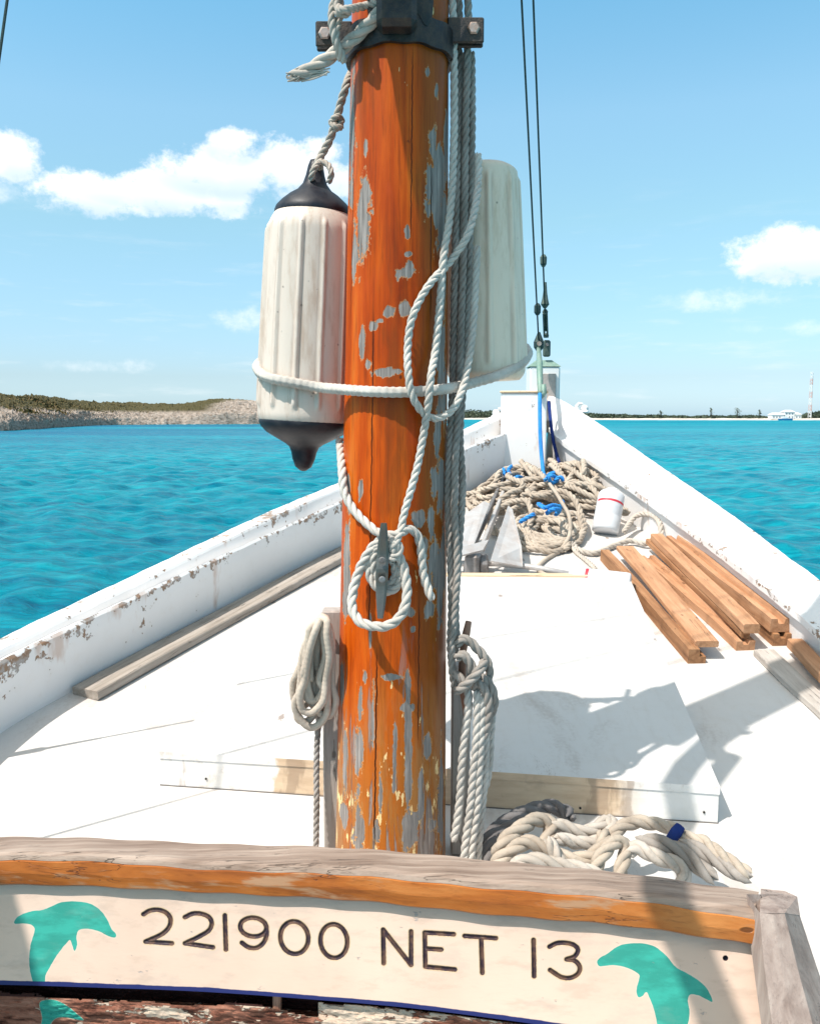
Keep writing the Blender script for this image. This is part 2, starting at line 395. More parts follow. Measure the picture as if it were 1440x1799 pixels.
M_green = simple('patina', (.16, .27, .22), .6, .2, c2=(.24, .32, .27))
M_greend = simple('patina_dark', (.05, .08, .07), .55, .3, c2=(.10, .13, .11))
M_blackcap = simple('fender_cap', (.012, .013, .020), .45, 0, spec=.3, var=.1, bd=.0004, c2=(.030, .030, .036))
M_jug = simple('jug_plastic', (.60, .61, .63), .35, 0, var=.04)
M_red = simple('label_red', (.62, .03, .05), .5)
M_cap = simple('jug_cap', (.75, .72, .70), .4)

# ------------------------------------------------------------------ sea
WZ = -2.3
def build_sea():
    na = 560
    rr = np.concatenate([2.6*np.exp(np.linspace(0, math.log(130/2.6), 700, endpoint=False)), 130*np.exp(np.linspace(0, math.log(9000/130), 90))]); nr = len(rr); aa = np.radians(np.linspace(-180, 180, na*2+1))
    # denser angular sampling ahead
    aa = np.concatenate([np.radians(np.linspace(-180, -45, 90, endpoint=False)), np.radians(np.linspace(-45, 45, na, endpoint=False)), np.radians(np.linspace(45, 180, 91))])
    Rr, A = np.meshgrid(rr, aa, indexing='ij'); x = Rr*np.sin(A); y = Rr*np.cos(A)
    z = np.zeros_like(x); g = np.random.default_rng(3)
    for i in range(70):
        lam = 0.35*(16/0.35)**g.random(); th = R(205)+g.normal(0, .55); k = 2*np.pi/lam
        amp = .0105*lam**.85 if lam < 1.6 else .0105*1.6**.85*(1.6/lam)**.5
        fade = np.clip(1.6 - Rr*.0052/lam*1.2*4, 0, 1)
        ph = k*(x*math.cos(th)+y*math.sin(th)) + g.random()*6.28 + 1.1*np.sin((x*.31*math.sin(th)+y*.17)*1.3/lam + i)
        s = np.sin(ph); z += amp*fade*(s + .32*np.cos(2*ph+.7))*(.75+.5*np.sin(x*.13+i)*np.cos(y*.11+i*2))
    V = np.stack([x, y, z+WZ], -1).reshape(-1, 3); n2_ = len(aa)
    i = np.arange(nr-1)[:, None]*n2_; k = np.arange(n2_-1)[None, :]
    Fq = np.stack([i+k, i+n2_+k, i+n2_+k+1, i+k+1], -1).reshape(-1, 4)[:, ::-1]
    m, n, b = new_mat('sea'); b.inputs['IOR'].default_value = 1.2; co = n.coord('Object')
    wv = n.scale(co, .55, 1.6, 1)
    a = n.noise(wv, .9, 5, .6, .3); f = n.noise(wv, 4.0, 6, .68, .5); big = n.noise(n.scale(co, .35, 1, 1), .035, 4, .55)
    c = n.ramp(n.math('ADD', n.math('ADD', n.math('MULTIPLY', a, .45), n.math('MULTIPLY', f, .25)), n.math('MULTIPLY', big, .30)), [(.39, (.0, .105, .18)), (.5, (.0, .20, .27)), (.61, (.006, .31, .37))])
    dist = n.vmath('LENGTH', co)
    dark = n.math('MULTIPLY', n.step(n.sep(co)[0], 40, -60), n.math('MULTIPLY', n.step(dist, 35, 120), n.step(n.noise(n.scale(co, .25, 1, 1), .03, 3), .3, .55)))
    c = n.mix(n.math('MULTIPLY', dark, .75), c, (.0, .085, .18))
    h = n.math('ADD', n.math('MULTIPLY', a, 1.0), n.math('MULTIPLY', f, .42))
    setp(n, b, c, n.step(dist, 10, 400, .22, .45), spec=.12, normal=n.bump(h, .30, .9))
    o = np_obj('sea', V, Fq, m); tag(o, kind='structure')
build_sea()
# seabed/ground closing the view beneath is not needed: the sea reaches the horizon

# ------------------------------------------------------------------ shores
def fbm(x, y, s, seed=0.0, oct=4):
    return mnoise.fractal(Vector((x*s+seed, y*s-seed, seed*1.7)), .9, 2.1, oct)
def curve(pts):
    xs = [p[0] for p in pts]; ys = [p[1] for p in pts]
    return lambda x: float(np.interp(x, xs, ys))
def build_island():
    SM = lambda f: (lambda x: sum(f(x+d_) for d_ in (-60, -40, -20, 0, 20, 40, 60))/7)
    shore = curve([(-500, 118), (0, 145), (60, 150), (110, 200), (190, 262), (300, 275), (460, 285), (540, 300), (640, 330)]); shore = SM(shore)
    ridge = curve([(-500, 5.8), (0, 5.6), (60, 5.4), (150, 4.8), (230, 4.7), (300, 5.2), (340, 5.4), (380, 6.6), (440, 6.4), (500, 5.6), (560, 3.0), (610, .4), (640, -1)])
    rocktop = curve([(-500, 2.7), (0, 2.6), (60, 2.7), (150, 3.0), (300, 3.6), (345, 4.8), (375, 6.6), (430, 6.8), (480, 6.4), (540, 5.0), (600, 2), (640, 0)])
    pxs = np.concatenate([np.arange(-1500, -500, 12), np.arange(-500, 645, 2.2)]); ts = np.concatenate([np.linspace(-.02, .12, 42), np.linspace(.125, 1, 60)])
    V = []; att = []
    for px in pxs:
        d0 = shore(px); tx = (px-CX)/F
        for t in ts:
            dd = d0 + t*120; x = tx*dd; y = dd
            wob_ = fbm(x, y, .09, 3)*3.5
            s = (t*120 + wob_)
            rk = rocktop(px)+.1
            cliff = min(max((s+.6)/2.4, 0), 1)*min(1, max(0, (t+.014)*50)); cliff = cliff**.6
            base = -.35 + cliff*(.45*rk+.8) + min(max((s-2)/16, 0), 1)*(.55*rk)
            base += (abs(fbm(x, y, .45, 9))*.9 + abs(fbm(x*1.0, y*.6, 1.3, 5))*.55 - .35)*cliff
            hill = min(max((s-20)/55, 0), 1)**1.2*(ridge(px)+2.3-rk)
            base = max(base, .35*rk*cliff) if s > 1.2 else base; z = base + max(hill, 0) + (fbm(x, y, .07, 1)*1.0 if s > 15 else 0)
            if t > .93: z *= (1-t)/.07
            V.append((x, y, WZ+z)); att.append(cliff)
    n1_, n2_ = len(pxs), len(ts)
    Fq = [(i*n2_+k, (i+1)*n2_+k, (i+1)*n2_+k+1, i*n2_+k+1) for i in range(n1_-1) for k in range(n2_-1)]
    m, n, b = new_mat('limestone'); co = n.coord('Object'); zz = n.sep(co)[2]
    a = n.noise(n.scale(co, 1, 1, 2.5), .8, 7, .7, .5); v = n.noise(n.scale(co, .6, .6, 2.2), 2.2, 5, .7)
    c = n.ramp(a, [(.34, (.17, .13, .10)), (.47, (.44, .36, .30)), (.62, (.62, .53, .46))])
    wet = n.step(n.math('ADD', zz, n.math('MULTIPLY', a, 1.6)), WZ+1.0, WZ+.6)
    c = n.mix(wet, c, (.045, .035, .028))
    scrub = n.math('MULTIPLY', n.step(n.math('ADD', zz, n.math('MULTIPLY', a, 3)), WZ+5.2, WZ+6.4), n.step(n.sep(co)[0], -62, -72))
    c = n.mix(scrub, c, (.11, .095, .045))
    setp(n, b, c, .9, spec=.1, normal=n.bump(n.math('ADD', a, n.math('MULTIPLY', v, .7)), 1.2, 1))
    o = mesh_obj('island', V, [f[::-1] for f in Fq], m); tag(o, kind='structure')
    # scrub: leaf clumps over the hill
    VV = []; hue = []
    g = random.Random(4)
    for i in range(6200):
        px = (g.uniform(-480, 365) if g.random() < .85 else g.uniform(-1480, -480)) if g.random() < .93 else g.uniform(365, 520)
        hero = g.random(); t = .15 + .45*g.random()**1.2 if px < 345 else g.uniform(.25, .6)
        if px > 300 and px < 365: t = max(t, .1 + (px-300)/65*.2)
        d0 = shore(px); dd = d0+t*120; x = (px-CX)/F*dd; y = dd; s = t*120
        z = rocktop(px)*.85 + min(max((s-20)/55, 0), 1)**1.2*max(ridge(px)+2.3-rocktop(px), 0)
        lowf = min(1, (t-.05)*5); size = g.uniform(.5, 1.25)*(0.75+lowf*.45)
        if g.random() < .015: size *= 1.5
        tone = g.random()
        for k in range(34):
            a1 = g.uniform(0, 6.28); rr_ = size*g.random()**.5
            q = Vector((x+rr_*math.cos(a1)*1.25, y+rr_*math.sin(a1), WZ+z+size*g.uniform(-.3, .85)*(1.1-rr_/size*.5)))
            nrm = Vector((g.gauss(0, 1), g.gauss(0, 1), g.gauss(0, 1)+.6)).normalized(); t1 = nrm.orthogonal().normalized()*g.uniform(.13, .30); t2 = nrm.cross(t1)*.8
            VV += [q-t1-t2, q+t1-t2, q+t1+t2, q-t1+t2]; hue += [tone+g.uniform(-.15, .15)]*4
    V = np.array([tuple(v) for v in VV]); Fq = np.arange(len(V)).reshape(-1, 4)
    m, n, b = new_mat('scrub_leaves'); h = n.attr('tone')
    big = n.noise(n.coord('Object'), .09, 3)
    c = n.ramp(n.math('ADD', n.math('MULTIPLY', h, .55), n.math('MULTIPLY', big, .55)), [(.25, (.035, .045, .02)), (.42, (.07, .068, .026)), (.58, (.125, .092, .04)), (.8, (.19, .14, .075))])
    setp(n, b, c, .8, spec=.1)
    o = np_obj('scrub', V, Fq, m, smooth=False); fattr(o, 'tone', hue); tag(o, kind='stuff')
build_island()

def build_far():
    # low sandy shore with bushes, far off
    pxs = np.arange(600, 2300, 3.0); V = []; rows = [(-6, -.6), (0, .0), (6, .75), (14, 1.1), (25, 1.6), (60, 2.2), (160, 2.4), (200, -1)]
    dist = curve([(600, 980), (830, 900), (1050, 760), (1200, 700), (1440, 680), (2300, 600)])
    for px in pxs:
        for (s, z) in rows:
            dd = dist(px)+s+fbm(px*.02, 0, 1)*8; V.append(((px-CX)/F*dd, dd, WZ+z))
    nr = len(rows); Fq = [(i*nr+k, (i+1)*nr+k, (i+1)*nr+k+1, i*nr+k+1)[::-1] for i in range(len(pxs)-1) for k in range(nr-1)]
    m, n, b = new_mat('far_sand'); a = n.noise(n.coord('Object'), .06, 4)
    setp(n, b, n.mix(n.step(a, .4, .6), (.60, .56, .50), (.48, .43, .37)), .9, spec=.1)
    tag(mesh_obj('far_shore', V, Fq, m), kind='structure')
    m, n, b = new_mat('far_leaves'); h = n.attr('tone')
    setp(n, b, n.ramp(h, [(.1, (.035, .055, .04)), (.9, (.10, .12, .08))]), .85, spec=.1)
    g = random.Random(9)
    hgt = curve([(600, 9), (830, 9), (880, 7), (1040, 5.0), (1060, 4.2), (1100, 3.2), (1200, 2.3), (1330, 2.4), (1345, 1.0), (1398, 1.0), (1412, 4.5), (1440, 5.5), (2300, 7)])
    VV = []; hue = []
    for i in range(5200):
        px = 600 + 1150*g.random(); dd = dist(px)+g.uniform(22, 90); hh = hgt(px)*g.uniform(.55, 1.1)*(1+.35*fbm(px*.05, 3, 1))
        x = (px-CX)/F*dd; tn = g.random()
        for k in range(12):
            q = Vector((x+g.gauss(0, 1.6), dd+g.gauss(0, 1.6), WZ+1.0+hh*g.random()**.7)); s = g.uniform(.35, .8)
            nrm = Vector((g.gauss(0, 1), g.gauss(0, 1), g.gauss(0, 1))).normalized(); t1 = nrm.orthogonal().normalized()*s; t2 = nrm.cross(t1)
            VV += [q-t1-t2, q+t1-t2, q+t1+t2, q-t1+t2]; hue += [tn]*4
    V = np.array([tuple(v) for v in VV])
    o = np_obj('far_bushes', V, np.arange(len(V)).reshape(-1, 4), m, smooth=False); fattr(o, 'tone', hue); tag(o, kind='stuff')
    # single trees standing out of the bushes
    Mtr = simple('far_trunk', (.09, .075, .06), .9)
    where = ['wind-bent tree on the far shore, tallest of those left of the white buildings', 'sparse double-topped tree on the far shore midway between the bulwark and the tower', 'small thin tree on the far shore closest to the left side of the white buildings', 'small lone tree on the far shore nearest to the bulwark']
    for (px, hh, wd), lb in zip([(1246, 8.5, 2.0), (1292, 8.5, 3.2), (1331, 7.0, 1.6), (1158, 6.5, 1.8)], where):
        dd = dist(px)+20; x = (px-CX)/F*dd; t = thing('shore_tree', lb, 'tree', (x, dd, WZ+1), 'trees on the far shore')
        mb = MB(); mb.tube([(x, dd, WZ+1), (x-.3, dd, WZ+1+hh*.5), (x-.8, dd, WZ+1+hh*.95)], [.35, .22, .08], 6)
        for k in range(7):
            z0 = hh*(.3+.09*k); mb.tube([(x-.3, dd, WZ+1+z0), (x+g.uniform(-wd, wd), dd+g.uniform(-1, 1), WZ+1+z0+1.3)], [.12, .04], 4)
        mb.build('trunk', Mtr, t)
        VV = []; hue = []
        for k in range(130):
            f = g.random(); q = Vector((x-.8*f+g.gauss(0, wd*.5*(1.25-f)), dd+g.gauss(0, wd*.4), WZ+1+hh*(.22+.85*f)))
            nrm = Vector((g.gauss(0, 1), g.gauss(0, 1), g.gauss(0, 1))).normalized(); t1 = nrm.orthogonal().normalized()*.26; t2 = nrm.cross(t1)
            VV += [q-t1-t2, q+t1-t2, q+t1+t2, q-t1+t2]; hue += [f]*4
        o = np_obj('crown', np.array([tuple(v) for v in VV]), np.arange(len(VV)).reshape(-1, 4), m, t, smooth=False); fattr(o, 'tone', hue)
    # lattice tower
    px = 1418; dd = 700; x = (px-CX)/F*dd; H = 37.0
    t = thing('radio_tower', 'tall red and white lattice mast on the far shore at right', 'radio tower', (x, dd, WZ+2))
    Mw, Mr = simple('tower_white', (.72, .72, .72), .5), simple('tower_red', (.62, .40, .36), .5)
    for bnd in range(7):
        mb = MB(); z0, z1 = H*bnd/7, H*(bnd+1)/7
        def leg(q, z): s_ = 1.5*(1-.25*z/H); a = 2*math.pi*q/3+.4; return Vector((x+s_*math.cos(a), dd+s_*math.sin(a), WZ+2+z))
        for q in range(3):
            mb.tube([leg(q, z0), leg(q, z1)], .17, 5)
            for s_ in range(2):
                za, zb = z0+(z1-z0)*s_/2, z0+(z1-z0)*(s_+1)/2
                mb.tube([leg(q, za), leg((q+1) % 3, zb)], .10, 4); mb.tube([leg((q+1) % 3, za), leg(q, zb)], .10, 4)
        mb.build('lattice_section', [Mw, Mr][bnd % 2], t)
    # white building group
    Mwall = simple('far_wall', (.78, .77, .76), .6); Mroof = simple('far_roof', (.70, .66, .63), .7); Mwin = simple('far_window', (.16, .19, .22), .3)
    lbs = ['long low white building on the far shore, left part of the white cluster', 'white two-storey building in the middle of the far shore cluster', 'small white house at the right end of the far shore cluster near the tower']
    for (p0, p1, h, st_), lb in zip([(1352, 1374, 3.4, 1), (1374, 1392, 5.6, 2), (1392, 1404, 3.6, 1)], lbs):
        dd = 690; x0 = (p0-CX)/F*dd; x1 = (p1-CX)/F*dd-.4; t = thing('white_house', lb, 'building', ((x0+x1)/2, dd, WZ+1.2), 'white buildings on the far shore')
        mb = MB(); mb.box(((x0+x1)/2, dd+4, WZ+1+h/2), x1-x0, 8, h); mb.build('wall', Mwall, t)
        mb = MB(); y0, y1 = dd-.6, dd+8.6; zt = WZ+1+h+.003; mx = (x0+x1)/2
        vs = [(x0-.5, y0, zt), (x1+.5, y0, zt), (x1+.5, y1, zt), (x0-.5, y1, zt), (x0+1.5, dd+4, zt+1.6), (x1-1.5, dd+4, zt+1.6)]
        mb.add(vs, [(0, 1, 5, 4), (1, 2, 5), (2, 3, 4, 5), (3, 0, 4), (3, 2, 1, 0)]); mb.build('roof', Mroof, t)
        for s_ in range(st_):
            k = 0
            while x0+1.2+k*2.4 < x1-1: 
                mb = MB(); mb.box((x0+1.4+k*2.4, dd-.02, WZ+1+1.5+s_*2.6), 1.0, .1, 1.1); mb.build('window', Mwin, t); k += 1
    # boat moored off the cluster
    dd = 640; x = (1376-CX)/F*dd; t = thing('motor_boat', 'small blue and white motor boat moored off the far white buildings', 'boat', (x, dd, WZ))
    mb = MB(); L = 5.5
    vs = []
    for i in range(9):
        u = -1+2*i/8; wd = 1.3*(1-max(u, 0)**2.5); vs += [(x+u*L, dd-wd, WZ+1.3+.3*max(u, 0)), (x+u*L*.92, dd-wd*.7, WZ-.2), (x+u*L*.92, dd+wd*.7, WZ-.2), (x+u*L, dd+wd, WZ+1.3+.3*max(u, 0))]
    fs = [(i*4+k, i*4+4+k, i*4+5+k, i*4+1+k) for i in range(8) for k in range(3)] + [(i*4+3, i*4+7, i*4+4, i*4) for i in range(8)] + [(0, 1, 2, 3)]
    mb.add(vs, fs); mb.build('hull', simple('hull_blue', (.06, .22, .45), .4), t)
    mb = MB(); mb.box((x-.6, dd, WZ+2.1), 4, 1.8, 1.4, bev=.2); mb.build('cabin', Mwall, t)
build_far()

# ------------------------------------------------------------------ hull: deck and bulwarks
# curves as (X, Y, Z): outer cap edge, inner cap edge
def resamp(pts, n):
    q = spline(pts, 10, False) if False else None
    p = np.array([tuple(v) for v in pts]); c = spline(pts, .02); idx = np.linspace(0, len(c)-1, n).astype(int); return c[idx]
LO = [P(-330, 1290, 2.15), P(0, 1122, 2.90), P(230, 1013, 3.48), P(470, 900, 4.30), P(600, 846, 4.93), P(760, 779, 5.75), P(880, 724, 6.55), P(950, 698, 7.1)]
LI = [P(-330, 1347, 1.98), P(0, 1164, 2.70), P(250, 1043, 3.30), P(560, 899, 4.47), P(690, 841, 5.05), P(800, 795, 5.65), P(885, 762, 6.15), P(950, 738, 6.6)]
RO = [P(1720, 1330, 2.35), P(1560, 1140, 2.95), P(1440, 1020, 3.45), P(1384, 979, 3.75), P(1290, 908, 4.35), P(1160, 819, 5.2), P(1040, 736, 6.2), P(985, 702, 6.85), P(966, 694, 7.1)]
RI = [P(1760, 1480, 2.15), P(1590, 1255, 2.65), P(1440, 1110, 3.15), P(1372, 1052, 3.42), P(1222, 936, 4.31), P(1110, 857, 5.1), P(1040, 810, 5.65), P(975, 764, 6.35), P(964, 750, 6.6)]
NS = 140
lo, li, ro, ri = (resamp(c, NS) for c in (LO, LI, RO, RI))
def bulwark(name, outer, inner, side, label, t_rail):
    t = thing(name, label, 'bulwark', tuple(inner[0]))
    # section points at each station: outer cap, inner ledge, deck
    secs = []; wear = []
    for i in range(NS):
        o_ = outer[i]; n_ = inner[i]; dz = deckz(n_[1]) - .004
        out = np.array([o_[0]-n_[0], o_[1]-n_[1], 0]); out /= max(np.linalg.norm(out), 1e-6)
        out = np.array([side, 0.30 if side < 0 else .10, 0]); out /= np.linalg.norm(out)
        wob_ = .0010*math.sin(i*.9)+.0008*math.sin(i*2.3)
        up = np.array([0, 0, 1.])
        s = []
        wv = []
        if t_rail == 'left':   # raised outer cap, small inner step, lower ledge, inner face
            a = o_ ; top_w = .085
            capin = o_ - out*top_w
            lz = n_[2]
            pts = [(o_+out*.012-up*.012, .6), (o_+up*0, .9), (capin+up*.002, .9), (capin-out*.006-up*.008, .8)]
            step_bot = np.array([capin[0]-out[0]*.01, capin[1]-out[1]*.01, lz+.004]); pts.append((step_bot, .2))
            pts += [(n_+out*.004+up*.004, .95), (n_-out*.004-up*.006, 1.1), (n_-up*.05-out*.004, .75), (n_-up*.10, .25)]
            dk = np.array([n_[0]+out[0]*.02, n_[1]+out[1]*.02, dz]); pts += [((n_-up*.1)*.5+dk*.5, .1), (dk, .0)]
        else:
            pts = [(o_+out*.012-up*.012, .4), (o_, .65), (o_-out*.03+up*.004, .45), (o_*.5+n_*.5+up*.006, .28), (n_+out*.03+up*.003, .45), (n_-out*.002-up*.004, .8), (n_-up*.035, .7), (n_-up*.037+out*.022, .1)]
            dk = np.array([n_[0]+out[0]*.045, n_[1]+out[1]*.045, dz]); pts += [((n_-up*.037+out*.022)*.5+dk*.5, .1), (dk, 0)]
        secs.append([tuple(p + np.array([0, 0, wob_ if j < 7 else 0])) for j, (p, q) in enumerate(pts)]); wear.append([q for p, q in pts])
        if i == 0: first_out = out
    # cap part and inner face part
    ncap = 5 if t_rail == 'left' else 8
    def strip(a, b, nm, sub=3):
        vs = []; at = []; V = np.array(secs)[:, a:b]; W = np.array(wear)[:, a:b]
        m_ = b-a
        idx = np.linspace(0, m_-1, (m_-1)*sub+1)
        cols = [V[:, int(q)]*(1-(q % 1)) + V[:, min(int(q)+1, m_-1)]*(q % 1) for q in idx]
        ws = [W[:, int(q)]*(1-(q % 1)) + W[:, min(int(q)+1, m_-1)]*(q % 1) for q in idx]
        G = np.stack(cols, 1); A = np.stack(ws, 1); k = len(idx)
        i = np.arange(NS-1)[:, None]*k; j = np.arange(k-1)[None, :]
        Fq = np.stack([i+j, i+j+1, i+k+j+1, i+k+j], -1).reshape(-1, 4)
        if side > 0: Fq = Fq[:, ::-1]
        o = np_obj(nm, G.reshape(-1, 3), Fq, M_bulwark, t, smooth=False); fattr(o, 'wear', A.ravel()); return o
    strip(0, ncap, 'cap_rail'); strip(ncap-1, len(secs[0]), 'inner_face')
    # outer hull planking down to the water
    G = []
    for i in range(NS):
        o_ = np.array(secs[i][0]); out = np.array([side, .3 if side < 0 else .1, 0])/1.05
        for f in (0, .12, .121, .5, 1):
            z = o_[2] + (WZ-.5-o_[2])*f; fl = -.35*f*f - (.0 if f < .1 else .03)
            G.append(o_ + np.array([out[0]*fl, out[1]*fl*.3, z-o_[2]]))
    k = 5; i = np.arange(NS-1)[:, None]*k; j = np.arange(k-1)[None, :]
    Fq = np.stack([i+j, i+j+1, i+k+j+1, i+k+j], -1).reshape(-1, 4)
    if side < 0: Fq = Fq[:, ::-1]
    o = np_obj('hull_side', np.array(G), Fq, M_white, t)
    return secs
secL = bulwark('port_bulwark', lo, li, -1, 'worn white bulwark along the left side of the foredeck, with chipped rusty cap', 'left')
secR = bulwark('starboard_bulwark', ro, ri, 1, 'broad white bulwark along the right side of the foredeck beside the timbers', 'right')
# deck sheet between the two inner faces
G = []; nd = 60
for i in range(NS):
    a = np.array(secL[i][-1]); b = np.array(secR[min(i, NS-1)][-1])
    for j in range(nd+1):
        p = a*(1-j/nd)+b*(j/nd); G.append((p[0], p[1], deckz(p[1])))
i = np.arange(NS-1)[:, None]*(nd+1); j = np.arange(nd)[None, :]
Fq = np.stack([i+j, i+j+1, i+nd+2+j, i+nd+1+j], -1).reshape(-1, 4)
dk = np_obj('deck', np.array(G), Fq, M_deck); tag(dk, kind='structure')
a0 = G[0]; b0 = G[nd]
mb = MB(); mb.add([a0, b0, (2.0, 1.0, deckz(1.0)), (-2.0, 1.0, deckz(1.0))], [(3, 2, 1, 0)])
tag(mb.build('side_deck', M_deck), kind='structure')
mb = MB(); mb.box((0, -.6, -1.72), 3.2, 3.4, .06); tag(mb.build('cockpit_floor', M_greywood), kind='structure')

# ------------------------------------------------------------------ hatch on the foredeck
def build_hatch():
    # corners at deck level, hatch height
    H = .106
    fl = D(283, 1380); fr = D(1260, 1447)
    bl = D(640, 1012, H); br = D(1105, 1016, H); bl.z = deckz(bl.y); br.z = deckz(br.y)
    t = thing('cargo_hatch', 'low white wedge-shaped hatch cover on the deck in front of the mast', 'hatch', tuple((fl+fr)/2))
    def top(p): return Vector((p.x, p.y, p.z+H))
    # grid top with small overhang
    c = (fl+fr+bl+br)/4; n = 40; V = []
    tl, tr, ul, ur = [top(c+(p-c)*1.0035) for p in (fl, fr, bl, br)]
    for i in range(n+1):
        for j in range(n+1):
            a = tl.lerp(tr, j/n); b = ul.lerp(ur, j/n); q = a.lerp(b, i/n); q.z += .012*math.sin(math.pi*j/n)*math.sin(math.pi*(i+3)/(n+3)); V.append(q)
    Fq = [(i*(n+1)+j, i*(n+1)+j+1, (i+1)*(n+1)+j+1, (i+1)*(n+1)+j) for i in range(n) for j in range(n)]
    # rim of the lid
    b0 = len(V); ring = [i for i in range(n+1)] + [k*(n+1)+n for k in range(1, n+1)] + [n*(n+1)+j for j in range(n-1, -1, -1)] + [k*(n+1) for k in range(n-1, 0, -1)]
    for k in ring: V.append(V[k]-Vector((0, 0, .022)))
    m = len(ring)
    rimV = [V[k] for k in ring] + V[b0:]; rimF = [((k+1) % m, k, m+k, m+(k+1) % m) for k in range(m)]
    o = mesh_obj('lid', V[:b0], Fq, M_deck, t)
    # coaming
    m_c, nn, b = new_mat('coaming_paint'); co = nn.coord('Object'); x = nn.sep(co)[0]
    nz = nn.noise(co, 14, 4); fi = nn.noise(nn.scale(co, .2, 1, 1), 50, 4)
    xx = nn.math('ADD', x, nn.math('MULTIPLY', nn.math('SUBTRACT', nz, .5), .12))
    k = nn.math('MULTIPLY', nn.step(xx, -.405, -.385), nn.step(xx, .66, .55))
    wood = nn.ramp(fi, [(.3, (.52, .36, .22)), (.7, (.68, .51, .34))])
    c_ = nn.mix(nn.math('MULTIPLY', k, .9), nn.mix(nn.step(nz, .4, .7), (.80, .775, .75), (.74, .71, .67)), wood)
    stn = nn.math('MULTIPLY', nn.step(nn.noise(co, 9, 5, .7), .56, .7), .45); c_ = nn.mix(stn, c_, (.40, .30, .22)); c_ = nn.mix(nn.math('MULTIPLY', nn.step(nn.math('ADD', nn.noise(nn.scale(co, 1, 1, .3), 16, 4), nn.math('MULTIPLY', k, .12)), .62, .7), .5), c_, (.25, .17, .12))
    setp(nn, b, c_, .6, spec=.3, normal=nn.bump(fi, .002, .5))
    mesh_obj('lid_edge', rimV, rimF, m_c, t)
    mb = MB(); q = [fl, fr, br, bl]; e = .022
    for a, b_ in ((0, 1), (1, 2), (2, 3), (3, 0)):
        A, B = q[a], q[b_]; K = 30
        vs = []
        for i in range(K+1):
            p = A.lerp(B, i/K); vs += [(p.x, p.y, p.z), (p.x, p.y, p.z+H*.45), (p.x, p.y, p.z+H-.016)]
        mb.add(vs, [(i*3+r, i*3+3+r, i*3+4+r, i*3+1+r) for i in range(K) for r in (0, 1)])
    mb.build('coaming', m_c, t)
    mb = MB(); q2 = [c+(p-c)*1.0025 for p in q]  # dark strip drawing the shadow line along the coaming foot
    for a, b_ in ((0, 1), (1, 2), (2, 3), (3, 0)):
        A, B = q2[a], q2[b_]; mb.add([A, B, B+Vector((0, 0, .0035)), A+Vector((0, 0, .0035))], [(0, 1, 2, 3)])
    mb.build('base_shade_strip', simple('shade_strip_dark', (.16, .14, .13), .9), t)
    # ledger strip of bare wood at the far edge
    d1 = (br-bl).normalized(); mid = (bl+br)/2
    mb = MB(); L = (br-bl).length*.97; ang = math.atan2(d1.y, d1.x)
    mb.box(top(mid)+Vector((-.02, .03, -.004)), L, .05, .03, Matrix.Rotation(ang, 3, 'Z'), .004); mb.build('trim_strip', M_tanply, t)
    # screw holes
    for px, py in ((367, 1374), (1227, 1430), (1010, 1404)):
        p = D(px, py); A = fl.lerp(fr, (p.x-fl.x)/(fr.x-fl.x)); mb = MB()
        mb.lathe((A.x, A.y-.001, A.z+.03 - (.012 if px == 1010 else 0)), [(.0035, 0), (.0035, .002)], 8, Matrix.Rotation(R(90), 3, 'X')); mb.build('screw', M_blackmetal, t)
build_hatch()

